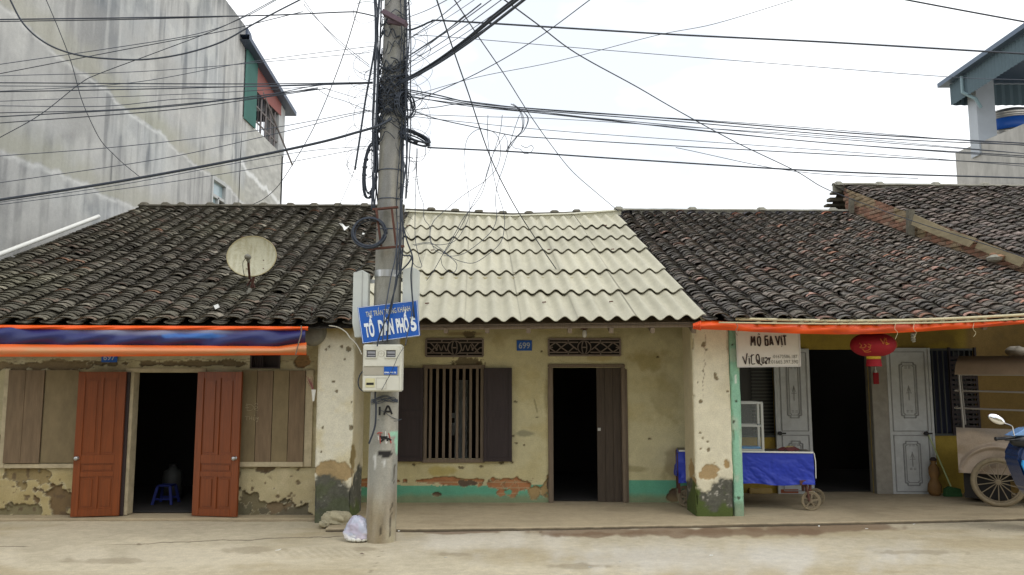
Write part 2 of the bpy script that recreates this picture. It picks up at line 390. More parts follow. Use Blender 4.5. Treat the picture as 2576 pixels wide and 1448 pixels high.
# front wall
doorL = rectpx(330, 500, 937, 1302, YL); wl = rectpx(25, 196, 932, 1166, YL); wr = rectpx(606, 768, 932, 1162, YL); vb = rectpx(630, 705, 893, 928, YL)
x0w = W(-330, 900, YL).x; xpl = W(797, 1000, YL).x
P = wallgrid(x0w, xpl+.06, 0.0, 2.62, YL, .0125); px, py = proj(P); X = P[..., 0]; Z = P[..., 2]
c = np.ones(P.shape)*lin(174, 165, 132)*(.82+.36*fbm(X*2, Z*2, 70, 5))[..., None]
n = fbm(X*3, Z*3, 71, 5); c = mixc(c, lin(196, 186, 160), .5*ss(.5, .7, n)); c = mixc(c, lin(136, 120, 86), .5*ss(.5, .72, fbm(X*2.2, Z*4, 73, 5)))
low = ss(1170, 1200, py+30*(n-.5)); c = mixc(c, lin(176, 158, 106), .6*low*(px < 190)); c = mixc(c, lin(190, 178, 140), .6*low*(px > 590))
dep = np.zeros(X.shape)
for (a, b, r1, r2, cc, s_) in ((55, 1195, 50, 26, (140, 124, 86), 1), (150, 1270, 44, 44, (118, 98, 68), 2), (20, 1290, 70, 22, (124, 116, 86), 3), (0, 1150, 14, 50, (120, 106, 80), 4),
        (650, 1290, 60, 42, (118, 110, 84), 5), (740, 1290, 60, 22, (104, 98, 80), 6), (700, 1275, 40, 14, (120, 104, 80), 7), (605, 1290, 30, 22, (110, 106, 84), 8), (100, 920, 120, 12, (128, 112, 84), 9),
        (450, 915, 200, 8, (120, 106, 80), 10), (670, 1180, 24, 8, (120, 104, 80), 12), (760, 900, 14, 20, (140, 110, 74), 14), (320, 1250, 14, 40, (116, 104, 78), 15), (330, 1000, 9, 60, (170, 150, 100), 16)):
    bb = blob(px, py, a, b, r1, r2, 1.15, .035, s_); m = ss(.0, .08, bb); c = mixc(c, lin(206, 198, 168), .5*ss(-.14, -.04, bb)); c = mixc(c, lin(74, 62, 44), .8*ss(-.05, .0, bb)*ss(.12, .04, bb)); c = mixc(c, lin(*cc)*(.85+.3*fbm(X*9, Z*9, s_))[..., None], m); dep = np.maximum(dep, m)  # thin dark rim paints a shadow line round each peeled patch
dark = ss(.02, .1, fbm(px*.06, py*.06, 90, 3)-.66)*(py > 1170); c = mixc(c, lin(96, 80, 60), .8*dark); dep = np.maximum(dep, dark*.5)
for yy in (906, 912): 
    cr_ = ss(1.2, .2, np.abs(py-yy-8*(fbm(px*.02, px*0, 95+yy)-.5)*2)); c = mixc(c, lin(90, 78, 56), .6*cr_)
cr_ = ss(1.3, .2, np.abs(py-1178-4*(fbm(px*.03, px*0, 96)-.5)*2))*(px > 600); c = mixc(c, lin(90, 76, 52), .7*cr_)
P[..., 1] += .03*dep-.02*(fbm(X*1.5, Z*1.5, 77)-.5)-.008*(fbm(X*9, Z*9, 78)-.5)
grid('wall', P, c, PL, H1, holes(P, [doorL, vb]))
b = MB(); zt = 2.6
b.box((x0w, YL+.02, 0), (x0w+.2, 19.8, zt)); b.box((xpl+.08, YL+.3, 0), (xpl+.26, 19.8, zt)); b.box((x0w+.2, 19.6, 0), (xpl+.08, 19.8, zt))
b.prism([(x0w+.25, 10.4, zt), (RLp.x+.15, RY, zt), (RLp.x+.15, RY, 4.85)], (.1, 0, 0)); b.prism([(RLp.x+.15, RY, zt), (RLp.x+.15, 19.6, zt), (RLp.x+.15, RY, 4.85)], (.1, 0, 0)); b.prism([(xpl+.1, 10.3, zt), (xpl+.1, 19.7, zt), (xpl+.1, RY, 4.9)], (.1, 0, 0))
b.build('side_wall', mat('plain_plaster', tuple(lin(176, 164, 130)), .9, var=.15, vscale=4), H1)
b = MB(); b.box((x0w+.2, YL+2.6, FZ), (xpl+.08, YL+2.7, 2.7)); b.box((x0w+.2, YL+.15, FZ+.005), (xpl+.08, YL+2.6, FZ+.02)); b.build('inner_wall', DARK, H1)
# window boards
f = MB(); x0, x1, z0, z1 = rectpx(8, 196, 928, 1178, YL)
f.box((x0, YL-.03, z0), (x0+.07, YL+.02, z1)); f.box((x0+.07, YL-.03, z0), (x1+.02, YL+.02, z0+.055))
LP = mat('limewashed_timber', tuple(lin(178, 166, 138)), .9, var=.25, vscale=9, bump=.3)
wn = f.build('window', LP, H1, bevel=.004)
x0, x1, z0, z1 = wl; xm = x0+(x1-x0)*.5
b = MB(); b.box((x0-.02, YL-.05, z0+.005), (xm, YL-.028, z1)); b.box((xm-.25, YL-.056, z0+.02), (xm-.235, YL-.05, z1-.02)); b.build('shutter', BRD, wn)
b = MB(); b.box((xm+.012, YL-.036, z0+.01), (x1, YL-.02, z1)); b.build('shutter', BRD2, wn)
x0, x1, z0, z1 = wr; f = MB()
f.box((x0-.06, YL-.03, z0-.06), (x0, YL+.02, z1)); f.box((x1, YL-.03, z0-.06), (x1+.1, YL+.02, z1)); f.box((x0, YL-.05, z0-.06), (x1, YL+.02, z0))
wn = f.build('window', LP, H1, bevel=.004)
for i in range(4):
    xa = x0+(x1-x0)*i/4; xb = x0+(x1-x0)*(i+1)/4
    b = MB(); b.box((xa+.004, YL-.04-.004*(i % 2), z0), (xb-.004, YL-.02, z1-.01*random.random())); b.build('board', BRD if i % 2 else BRD2, wn)
def scrawl(strokes, Y, m, parent, name='chalk_mark', w=.006):
    b = MB()
    for st in strokes:
        p = smooth_path([W(x, y, Y) for x, y in st], 5); b.tube(p, w/2, 4)
    return b.build(name, m, parent)
CHALK = mat('chalk', tuple(lin(178, 168, 140)), .9)
scrawl([[(621, 1016), (622, 1032)], [(618, 1020), (630, 1018), (638, 1025), (632, 1033), (621, 1033)], [(617, 1026), (626, 1026)], [(640, 1030), (648, 1026), (643, 1022), (640, 1030), (648, 1034)], [(640, 1019), (645, 1015), (649, 1019)], [(645, 1037), (646, 1038)],
        [(616, 1048), (626, 1048)], [(621, 1048), (621, 1058)], [(628, 1048), (628, 1057)], [(628, 1053), (633, 1053)], [(633, 1048), (633, 1057)], [(637, 1050), (638, 1057), (642, 1057), (642, 1050)], [(645, 1050), (647, 1055), (650, 1050), (648, 1060), (644, 1062)], [(640, 1045), (642, 1046)]], YL-.048, CHALK, wn, 'lettering', .005)
# vent box
x0, x1, z0, z1 = vb; b = MB(); b.box((x0, YL+.12, z0), (x1, YL+.14, z1)); b.box((x0, YL-.02, z0), (x1, YL+.05, z0+.015)); b.box((x0, YL-.01, z0+.015), (x0+.02, YL+.1, z1)); b.box((x1-.02, YL-.01, z0+.015), (x1, YL+.1, z1))
for i in range(6): b.box((x0+.03+i*.022, YL+.03, z0+.015), (x0+.04+i*.022, YL+.05, z1))
b.build('vent', WOODD, H1)
# door: frame and red leaves
x0, x1, z0, z1 = doorL
f = MB(); f.box((x0-.11, YL-.02, FZ), (x0-.0, YL+.14, z1)); f.box((x0-.11, YL-.02, z1), (x1+.06, YL+.14, z1+.05)); f.box((x1, YL-.02, FZ), (x1+.05, YL+.14, z1))
dr = f.build('door_frame', LP, H1, bevel=.006)
def leaf(xa, xb, ya, yb, z0, z1, knob, parent, M=RED):
    A = Vector((xa, ya, z0)); B = Vector((xb, yb, z0)); U = (B-A); wd = U.length; U.normalize(); Nn = U.cross(Vector((0, 0, 1))); H = z1-z0
    b = MB()
    def bx(u0, u1, v0, v1, d0, d1):
        vs = [A+U*u+Vector((0, 0, v))+Nn*d for d in (d0, d1) for u, v in ((u0, v0), (u1, v0), (u1, v1), (u0, v1))]
        b.add(vs, [(0, 1, 2, 3), (7, 6, 5, 4), (0, 4, 5, 1), (1, 5, 6, 2), (2, 6, 7, 3), (3, 7, 4, 0)])
    bx(0, wd, 0, H, 0, .022); st = wd*.15
    bx(0, st, 0, H, .022, .036); bx(wd-st, wd, 0, H, .022, .036); bx(wd/2-.02, wd/2+.02, .09, H*.27, .022, .036); bx(wd/2-.02, wd/2+.02, H*.42, H-.08, .022, .036)
    for v0, v1 in ((0, .09), (H*.27, H*.305), (H*.36, H*.42), (H-.08, H)): bx(st, wd-st, v0, v1, .022, .036)
    for u0, u1 in ((st+.03, wd/2-.05), (wd/2+.05, wd-st-.03)): bx(u0, u1, .12, H*.27-.03, .022, .032); bx(u0, u1, H*.42+.03, H-.11, .022, .032)
    bx(st+.03, wd-st-.03, H*.315, H*.35, .022, .031)
    o = b.build('door_leaf', M, parent, bevel=.003)
    ku = st/2 if knob == 'L' else wd-st/2
    kp = A+U*ku+Vector((0, 0, H*.40))+Nn*.036
    k = MB(); pr = [(.024, 0), (.024, .006), (.01, .01), (.01, .03), (.024, .036), (.027, .05), (.02, .062)]
    n = 14; vs = []
    for r, h in pr:
        for q in range(n): an = 2*math.pi*q/n; vs.append(kp+U*r*math.cos(an)+Vector((0, 0, r*math.sin(an)))+Nn*h)
    k.add(vs, [(i*n+q, i*n+(q+1) % n, (i+1)*n+(q+1) % n, (i+1)*n+q) for i in range(len(pr)-1) for q in range(n)]+[tuple(range(6*n, 7*n))])
    k.build('knob', STEEL, o, True)
    return o
a = W(184, 1303, YL-.16); b_ = W(307, 1300, YL-.05); leaf(W(186, 1200, YL-.14).x, W(306, 1200, YL-.05).x, YL-.15, YL-.05, FZ+.005, W(200, 936, YL-.1).z, 'L', dr)
leaf(W(490, 1200, YL-.05).x, W(603, 1200, YL-.14).x, YL-.05, YL-.15, FZ+.005, W(560, 936, YL-.1).z, 'R', dr)
b = MB(); xx = W(312, 1200, YL).x; b.box((xx-.012, YL-.05, FZ), (xx+.03, YL-.023, z1)); b.build('jamb', WOODD, dr)
# number plate
def plate(x0, x1, y0, y1, Y, s, parent, dark=False):
    r = rectpx(x0, x1, y0, y1, Y); b = MB(); b.box((r[0], Y-.018, r[2]), (r[1], Y-.012, r[3]))
    o = b.build('number_plate', BLUEP, parent, bevel=.002); w_ = r[1]-r[0]; h_ = r[3]-r[2]
    text(s, (r[0]+w_*.13, Y-.0185, r[2]+h_*.2), (1, 0, 0), (0, 0, 1), w_*.74, h_*.6, mat('pale_number', tuple(lin(176, 186, 196)), .6), o, thick=.012)
plate(257, 297, 887, 912, YL-.02, '697', H1)

# ---- pillars ----
def pillar(name, x0, x1, yf, yb, z0, z1, paint, parent, tb=0, seed=1, lean=0):
    st = .0125; w_ = x1-x0; d = yb-yf; per = [d, w_, d]; tot = sum(per); s = np.arange(0, tot+st, st); s = np.minimum(s, tot); z = np.arange(z0, z1, st)
    Sg, Zg = np.meshgrid(s, z)
    X = np.where(Sg < d, x0, np.where(Sg < d+w_, x0+Sg-d, x1)); Y = np.where(Sg < d, yb-Sg, np.where(Sg < d+w_, yf, yf+Sg-d-w_))
    # rounded, chipped corners
    e1 = np.abs(Sg-d); e2 = np.abs(Sg-d-w_); ch = .018*fbm(Zg*7, Zg*0+seed, seed, 4)+.03*ss(.6, .8, fbm(Zg*4, 0*Zg, seed+9, 4))
    r1 = np.clip(1-e1/.03, 0, 1); r2 = np.clip(1-e2/.03, 0, 1); X = X+ch*r1-ch*r2; Y = Y+ch*(r1+r2)
    X = X+lean*(z1-Zg)/z1
    P = np.stack([X, Y, Zg], -1); px, py = proj(P); side = np.where(Sg < d, 0, np.where(Sg < d+w_, 1, 2))
    c, dep = paint(px, py, Sg, Zg, side)
    nx = np.where(side == 0, -1, np.where(side == 2, 1, 0)); ny = np.where(side == 1, -1, 0); h = -.012*dep+.012*(fbm(Sg*2.5, Zg*2.5, seed+3)-.5)+.004*(fbm(Sg*14, Zg*14, seed+4)-.5)
    P[..., 0] += nx*h; P[..., 1] += ny*h
    return grid(name, P, c, PL, parent)
def rot_bottom(c, dep, px, py, edge, Sg, Zg, seed, moss):
    n = fbm(Sg*6, Zg*6, seed, 5); m = ss(-.02, .03, edge-Zg+.26*(n-.5)); g = lin(84, 84, 74)*(.45+.7*fbm(Sg*34, Zg*34, seed+2, 3)+.5*fbm(Sg*8, Zg*8, seed+22, 4))[..., None]
    g = mixc(g, lin(196, 192, 180), ss(.6, .76, fbm(Sg*34, Zg*30, seed+5, 3))*.7*ss(.4, .6, fbm(Sg*5, Zg*5, seed+25, 3)))
    g = mixc(g, lin(78, 92, 42), moss*ss(.45, .62, fbm(Sg*4, Zg*5, seed+7, 4)+.25*ss(.3, .05, Zg)))
    return mixc(c, g, m), np.maximum(dep, m*.8)
def paintL(px, py, Sg, Zg, side):
    c = np.ones(px.shape+(3,))*lin(224, 220, 200)*(.86+.2*fbm(Sg*3, Zg*2, 101, 5))[..., None]; c = mixc(c, lin(204, 190, 140), .5*ss(.5, .7, fbm(Sg*3, Zg*3, 103)))
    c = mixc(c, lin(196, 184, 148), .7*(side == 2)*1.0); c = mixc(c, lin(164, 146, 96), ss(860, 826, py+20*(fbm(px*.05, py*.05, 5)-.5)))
    dep = ss(.0, .1, blob(px, py, 838, 1190, 46, 30, .5, .04, 8)); c = mixc(c, lin(166, 144, 104)*(.85+.3*fbm(Sg*20, Zg*20, 9))[..., None], dep)
    m = ss(.0, .15, blob(px, py, 888, 1150, 8, 40, .6, .05, 9)); dep = np.maximum(dep, m); c = mixc(c, lin(150, 132, 88), m)
    for (a, b, r) in ((838, 961, 4), (847, 985, 4), (884, 1077, 6), (812, 1077, 3), (820, 880, 3), (828, 873, 3), (860, 872, 4), (877, 878, 8), (866, 905, 3), (884, 1012, 3), (808, 1138, 3)):
        m = ss(.0, .2, blob(px, py, a, b, r, r*1.1, .5, .2, a)); dep = np.maximum(dep, m); c = mixc(c, lin(112, 100, 74), .9*m)
    edge = .44+.07*np.sin(Sg*9+.5)+(.1)*(side == 2); return rot_bottom(c, dep, px, py, edge+.02, Sg, Zg, 111, .35+.5*(side == 2))
pxl = W(793, 1100, 9.85).x; pxr = W(888, 1100, 9.85).x
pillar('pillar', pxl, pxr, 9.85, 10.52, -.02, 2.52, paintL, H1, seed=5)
b = MB(); b.box((pxl+.02, 10.2, 0), (pxr-.015, 10.5, 2.5)); b.box((-2.3, 10.5, 0), (-2.09, 14.7, 2.7)); b.build('party_wall', mat('cream_plaster', tuple(lin(196, 182, 140)), .9, var=.12, vscale=5), H1)
# ===== house 699 (middle) =====
H2 = thing('row_house', 'yellow plastered middle house with pale corrugated roof, barred window and open dark doorway', 'house', (0, YM, 0))
v1 = rectpx(1072, 1215, 854, 897, YM); v2 = rectpx(1380, 1560, 854, 895, YM); wn_ = rectpx(1068, 1215, 928, 1155, YM); dd = rectpx(1388, 1568, 925, 1265, YM)
P = wallgrid(-2.14, 2.98, .0, 3.15, YM, .0125); px, py = proj(P); X = P[..., 0]; Z = P[..., 2]
n = fbm(X*1.6, Z*1.6, 200, 5); n2 = fbm(X*5, Z*5, 201, 5)
c = np.ones(P.shape)*lin(208, 200, 160)*(.8+.3*n+.12*n2)[..., None]
c = mixc(c, lin(206, 198, 158), .6*ss(.45, .65, fbm(X*1.1, Z*1.3, 203, 5))); c = mixc(c, lin(184, 168, 110), .45*ss(.48, .7, fbm(X*1.7, Z*2.4, 204, 5)))
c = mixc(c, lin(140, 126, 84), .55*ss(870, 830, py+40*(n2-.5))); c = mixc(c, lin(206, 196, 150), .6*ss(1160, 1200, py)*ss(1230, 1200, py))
dep = np.zeros(X.shape)
for (a, b, r1, r2, cc, s_, k) in ((1320, 1092, 26, 9, (110, 110, 92), 1, .6), (1640, 905, 60, 30, (150, 130, 60), 2, .5), (1600, 1180, 50, 10, (140, 128, 84), 3, .5), (1510, 900, 60, 12, (160, 136, 70), 4, .4), (1680, 1000, 50, 60, (160, 146, 100), 5, .4),
        (1375, 1000, 10, 60, (124, 108, 68), 6, .4), (1385, 1180, 10, 40, (140, 120, 76), 6, .4), (1110, 1185, 50, 14, (180, 160, 60), 7, .5), (1180, 840, 70, 6, (120, 100, 60), 8, .6), (1250, 860, 30, 30, (150, 130, 80), 18, .4), (1690, 1170, 30, 50, (130, 112, 70), 28, .5)):
    c = mixc(c, lin(*cc), k*ss(0, .6, blob(px, py, a, b, r1, r2, .8, .03, s_)))
# turquoise band, brick and earth patches
band = (py > 1222+3*(fbm(px*.05, py*0, 4)-.5)*2)*(px > 905)*(px < 1382)+(py > 1209)*(px > 1570)
c = mixc(c, lin(104, 176, 146)*(.85+.25*n2)[..., None], band*1.0)
brick = lin(178, 124, 84)*(.75+.5*fbm(X*9, Z*20, 205))[..., None]; rows = (np.mod(Z, .075) < .012); brick = mixc(brick, lin(188, 176, 140), rows*.6)
for (a, b, r1, r2, k) in ((1275, 1216, 62, 14, 1), (1300, 1225, 30, 16, 1), (1130, 1211, 110, 8, 1), (920, 1214, 26, 10, 1), (1376, 1228, 16, 26, 2), (1345, 1240, 14, 14, 2), (1100, 1245, 14, 5, 3), (1180, 1216, 22, 8, 3), (1262, 1240, 12, 8, 1), (1385, 1215, 10, 20, 3), (1700, 1245, 20, 14, 3), (1290, 1236, 14, 14, 1)):
    bb = blob(px, py, a, b, r1, r2, .8, .05, a); m = ss(0, .08, bb); c = mixc(c, lin(206, 196, 156), .5*ss(-.16, -.05, bb)); c = mixc(c, lin(84, 68, 46), .7*ss(-.06, .0, bb)*ss(.14, .04, bb)); c = mixc(c, brick if k == 1 else lin(176, 150, 104) if k == 2 else lin(104, 88, 72), m); dep = np.maximum(dep, m)  # dark outline painted as the shadow along the broken plaster edge
m = ss(0, .2, blob(px, py, 1278, 1240, 10, 8, .4, .08, 7)); c = mixc(c, lin(104, 176, 146), m)
for (a, b, r) in ((1290, 1098, 5), (1300, 1115, 5), (1318, 1120, 4), (1262, 1165, 7), (1287, 1163, 5), (1160, 1178, 7), (1297, 1012, 5), (1210, 1175, 5), (1362, 884, 3), (1655, 898, 4), (1350, 1050, 3), (1635, 1105, 5), (1180, 842, 16), (1175, 919, 40), (1205, 914, 9), (960, 1176, 4), (1040, 1170, 5)):
    m = ss(0, .2, blob(px, py, a, b, r, r*.6, .6, .2, a)); c = mixc(c, lin(92, 78, 56), .85*m); dep = np.maximum(dep, .6*m)
m = ss(2.2, .6, np.abs(px-(1345+(py-1010)*.25)))*ss(1000, 1008, py)*ss(1042, 1034, py); c = mixc(c, lin(120, 110, 74), .8*m)
c = mixc(c, lin(150, 130, 92), .6*ss(1238, 1256, py+14*(n2-.5)))
m = ss(1.2, .3, np.abs(px-1400-300*0+0*px-200*(fbm(py*.01, py*0, 8)-.5)-60))*ss(930, 900, py)*.3; c = mixc(c, lin(120, 104, 64), m)
P[..., 1] += .026*dep-.014*(fbm(X*1.2, Z*1.2, 207)-.5)-.006*(fbm(X*8, Z*8, 208)-.5)
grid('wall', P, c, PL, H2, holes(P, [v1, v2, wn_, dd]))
b = MB(); b.box((2.96, YM+.02, 0), (3.14, 19.8, 2.9)); b.box((-2.1, 19.6, 0), (2.96, 19.8, 2.6)); b.prism([(2.7, 11.4, 2.5), (2.7, 19.6, 2.3), (2.7, RY, 4.5)], (.12, 0, 0)); b.box((-2.1, YM, 3.1), (2.96, YM+.15, 3.12))
b.build('side_wall', MATS['cream_plaster'], H2)
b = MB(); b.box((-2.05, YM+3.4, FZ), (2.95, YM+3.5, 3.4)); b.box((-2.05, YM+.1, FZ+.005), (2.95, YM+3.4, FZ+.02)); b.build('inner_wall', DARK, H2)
# lintel lump
# corrugated roof
CRG = mat('fibre_cement', vcol=True, rough=.75, var=.09, vscale=7, bump=.12, bscale=50)
TL = W(1012, 545, RY); TR = W(1552, 545, RY); BL = W(889, 818, EY); BR = W(1776, 809, EY)
def yof(t):
    p = W(1300, 814, EY).lerp(W(1300, 545, RY), t); return float(proj(np.array(p))[1])
def tfor(y):
    a, b_ = 0., 1.
    for _ in range(40):
        m_ = (a+b_)/2
        if yof(m_) > y: a = m_
        else: b_ = m_
    return (a+b_)/2
ts = [0]+[tfor(y) for y in (744, 691, 637, 604, 576)]+[1]
V = []; Fq = []; C = []
for j in range(6):
    t0, t1 = ts[j], min(ts[j+1]+.012, 1.0); edges = [0, .155, .315, .475, .635, .80, 1]
    for s_ in range(6):
        u0, u1 = edges[s_], edges[s_+1]+(.006 if s_ < 5 else 0); nx = 44; off = random.uniform(-.004, .004); col = lin(186, 182, 160)*random.uniform(.93, 1.05); skew = random.uniform(-.005, .005); b0 = len(V)
        for r_, (t, dz) in enumerate(((t0, 0), (t0, 0), (t0+.02*0, 0), (t0*.5+t1*.5, 0), (t1, 0))):
            for q in range(nx+1):
                u = u0+(u1-u0)*q/nx; A_ = BL.lerp(BR, u); B_ = TL.lerp(TR, u); tt = t+(skew*(q/nx-.5) if r_ < 3 else 0); p = A_.lerp(B_, tt); n = Vector((0, -.45, .89))
                wv = math.sin(2*math.pi*u*20.3+.6)*.031; lf = .042*(1-(t-t0)/(t1-t0))+off+(.006 if q < 3 and s_ else 0)
                sg = -.04*math.sin(math.pi*u)*t
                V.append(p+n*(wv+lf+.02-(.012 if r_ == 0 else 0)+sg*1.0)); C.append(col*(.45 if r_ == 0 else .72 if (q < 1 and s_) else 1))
        for r_ in range(4):
            for q in range(nx): i = b0+r_*(nx+1)+q; Fq.append((i, i+1, i+nx+2, i+nx+1))
C = np.array(C); Va = np.array([tuple(v) for v in V]); C = C*(.80+.24*fbm(Va[:, 0]*3, Va[:, 1]*1.0, 5, 4)+.16*fbm(Va[:, 0]*14, Va[:, 1]*1.2, 6, 4))[:, None]
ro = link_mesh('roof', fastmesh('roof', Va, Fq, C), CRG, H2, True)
b = MB(); b.add([BL+Vector((0, .06, -.03)), BR+Vector((0, .06, -.03)), TR+Vector((0, 0, -.05)), TL+Vector((0, 0, -.05))], [(0, 1, 2, 3)])
b.add([TL, TR, Vector((TR.x, 2*RY-EY, BR.z)), Vector((TL.x, 2*RY-EY, BL.z))], [(0, 1, 2, 3)]); b.build('roof_lining', WOODG, H2)
b = MB()
for u, j in ((.18, 3), (.62, 3), (.86, 3), (.05, 5), (.4, 5), (.9, 5), (.55, 1), (.2, 1), (.75, 1)):
    p = BL.lerp(BR, u).lerp(TL.lerp(TR, u), ts[j]-.02 if j > 1 else .09)+Vector((0, -.03, .075)); b.bar(p-Vector((.02, 0, 0)), p+Vector((.03, 0, .005)), .014)
b.build('roof_hook', RUST, ro)
ridge_cap('ridge_cap', [W(1020, 532, RY), W(1290, 543, RY), W(1440, 538, RY), W(1590, 527, RY)], .045, mat('pale_flashing', tuple(lin(200, 198, 178)), .8, var=.15, vscale=10), H2)
ridge_cap('ridge_cap', [W(1020, 526, RY+.12), W(1290, 538, RY+.12), W(1545, 531, RY+.12)], .035, CEMD, H2, [W(x, y, RY+.12) for x, y in ((1085, 527), (1145, 530), (1205, 533), (1265, 536), (1330, 536), (1395, 534), (1450, 532))])
# eave timber
b = MB(); b.bar(W(905, 826, EY+.12), W(1772, 817, EY+.12), .05, .06)
for i in range(9): x = -1.8+i*.5; b.bar((x, EY+.1, 2.30), (x, 11.15, 3.02), .05, .07)
b.build('rafter', WOODG, H2)
# decorative vents
CIR = mat('dark_cement_grille', tuple(lin(132, 120, 112)), .85, var=.2, vscale=20)
def vent(r, style, parent):
    x0, x1, z0, z1 = r; b = MB(); t = .02; y0 = YM-.012; cxm = (x0+x1)/2; cz = (z0+z1)/2; hw = (x1-x0)/2; hh = (z1-z0)/2
    for a, b_ in (((x0, z0), (x1, z0)), ((x0, z1), (x1, z1)), ((x0, z0), (x0, z1)), ((x1, z0), (x1, z1))): b.bar((a[0], y0, a[1]), (b_[0], y0, b_[1]), .025, .03, up=(0, 1, 0))
    def ring(cx_, r1, r2): b.tube([(cx_+r1*math.cos(a*math.pi/12), y0+.01, cz+r2*math.sin(a*math.pi/12)) for a in range(25)], .008, 5, False)
    def ln(u0, v0, u1, v1): b.bar((cxm+u0*hw, y0+.01, cz+v0*hh), (cxm+u1*hw, y0+.01, cz+v1*hh), .016, .02, up=(0, 1, 0))
    ring(cxm, hh*.8, hh*.8); ring(cxm, hh*.3, hh*.8)
    ln(-1, .62, -.17, .62); ln(-1, -.62, -.17, -.62); ln(1, .62, .17, .62); ln(1, -.62, .17, -.62); ln(-.06, 0, .06, 0)
    for s in (-1, 1):
        if style:
            ln(s*.2, -.3, s*.45, .6); ln(s*.45, .6, s*.65, 0); ln(s*.65, 0, s*.45, -.6); ln(s*.45, -.6, s*.3, 0); ln(s*.65, 0, s*.8, .6); ln(s*.65, 0, s*.8, -.6); ln(s*.8, .6, s*1, 0); ln(s*.8, -.6, s*1, 0)
        else:
            ln(s*.85, -.6, s*.6, .5); ln(s*.85, .6, s*.6, -.3); ln(s*.9, 0, s*.7, -.6)
            b.tube(smooth_path([(cxm+s*hw*(.2+.09*i), y0+.01, cz+hh*.35*(-1)**i) for i in range(6)], 4), .008, 5)
        ln(s*.45, .62, s*.45, 1); ln(s*.45, -.62, s*.45, -1); ln(s*1, 0, s*.88, 0)
    o = b.build('vent', CIR, parent); b = MB(); b.box((x0, YM+.06, z0), (x1, YM+.07, z1)); b.build('vent_back', DARK, o)
vent(v1, 0, H2); vent(v2, 1, H2)
# window with bars and shutters
x0, x1, z0, z1 = wn_; f = MB()
f.box((x0-.01, YM-.03, z0-.02), (x0+.035, YM+.08, z1)); f.box((x1-.035, YM-.03, z0-.02), (x1+.01, YM+.08, z1)); f.box((x0-.03, YM-.03, z1), (x1+.03, YM+.08, z1+.05)); f.box((x0-.03, YM-.035, z0-.05), (x1+.03, YM+.08, z0-.0))
wf = f.build('window', WOODG, H2, bevel=.005)
for i in range(8):
    xx = x0+.035+(x1-x0-.07)*(i+.75)/8.0-.04; b = MB(); b.box((xx, YM-.01, z0), (xx+.036, YM+.02, z1)); b.build('window_bar', WOODG, wf)
def shutter(xa, xb, ang, parent):
    zz0, zz1 = z0-.03, z1+.01; A = Vector((xa, YM-.05, zz0)); d = 1 if xb > xa else -1; wd = abs(xb-xa)
    b = MB()
    def bx(u0, u1, v0, v1, d0, d1):
        b.box((xa+d*u0, YM-.045-d1, zz0+v0), (xa+d*u1, YM-.045-d0, zz0+v1))
    H = zz1-zz0; bx(0, wd, 0, H, 0, .02)
    for u0, u1, v0, v1 in ((0, .045, 0, H), (wd-.045, wd, 0, H), (.045, wd-.045, 0, .06), (.045, wd-.045, H-.06, H), (.045, wd-.045, H*.47, H*.54)): bx(u0, u1, v0, v1, .02, .034)
    return b.build('shutter', WOODD, parent, bevel=.003)
xs = W(1288, 1040, YM).x; shutter(x1+.012, xs, 0, wf); shutter(x0-.012, x0-.012-(xs-x1), 0, wf)
# cupboard seen through window
cb = thing('cupboard', 'pale open cupboard standing in the dark room behind the barred window', 'cupboard', (0, 13.2, FZ))
b = MB(); xa, xb = W(1150, 1000, 13.2).x, W(1172, 1000, 13.2).x; PALE = mat('pale_furniture', tuple(lin(200, 205, 205)), .6)
b.box((xa, 13.2, 1.25), (xb, 13.24, 1.62)); b.box((xa-.1, 13.2, 1.08), (xb, 13.24, 1.16)); b.box((xa-.12, 13.2, .8), (xb+.0, 13.24, 1.0)); b.box((xa-.02, 13.2, .62), (xb+.02, 13.24, .76)); b.box((xa-.04, 13.24, FZ), (xb+.02, 13.6, 1.7))
b.v[-8:] = b.v[-8:]; b.build('cabinet', PALE, cb)
# door
x0, x1, z0, z1 = dd; f = MB()
f.box((x0-.05, YM-.035, FZ), (x0+.02, YM+.1, z1)); f.box((x1-.02, YM-.035, FZ), (x1+.035, YM+.1, z1)); f.box((x0-.05, YM-.035, z1), (x1+.035, YM+.1, z1+.045)); f.box((x1+.035, YM-.018, FZ), (x1+.065, YM+.0, z1-.02))
df = f.build('door_frame', WOODG, H2, bevel=.008)
xm = W(1503, 1100, YM).x; b = MB()
for i in range(3):
    xa = xm+(x1-.02-xm)*i/3; xb = xm+(x1-.02-xm)*(i+1)/3; b.box((xa+.002, YM+.05, FZ+.01), (xb-.002, YM+.08, z1))
dl = b.build('door_leaf', mat('brown_door_board', tuple(lin(76, 66, 56)), .8, var=.3, vscale=6, stretch=(9, 9, .6), bump=.2), df)
b = MB(); b.box((xm+.01, YM+.035, 1.0), (xm+.05, YM+.05, 1.04)); b.build('latch', STEEL, dl)
plate(1300, 1338, 857, 883, YM, '699', H2)
# small lamp above the door
lp = thing('wall_lamp', 'small glass bulb lamp in a dark rusty socket above the middle door vent', 'lamp', W(1469, 848, YM))
p = W(1469, 828, YM); b = MB(); b.box((p.x-.05, YM-.03, p.z-.01), (p.x+.05, YM-.01, p.z+.06)); b.tube([(p.x, YM-.03, p.z+.03), (p.x, YM-.09, p.z+.02), (p.x, YM-.09, p.z-.03)], .022, 8); b.build('socket', RUST, lp)
b = MB(); b.lathe((p.x, YM-.09, p.z-.12), [(.004, -.01), (.026, 0), (.034, .03), (.03, .07), (.02, .1)], 12); b.build('bulb', mat('bulb_glass', (.75, .75, .72), .15), lp, True)
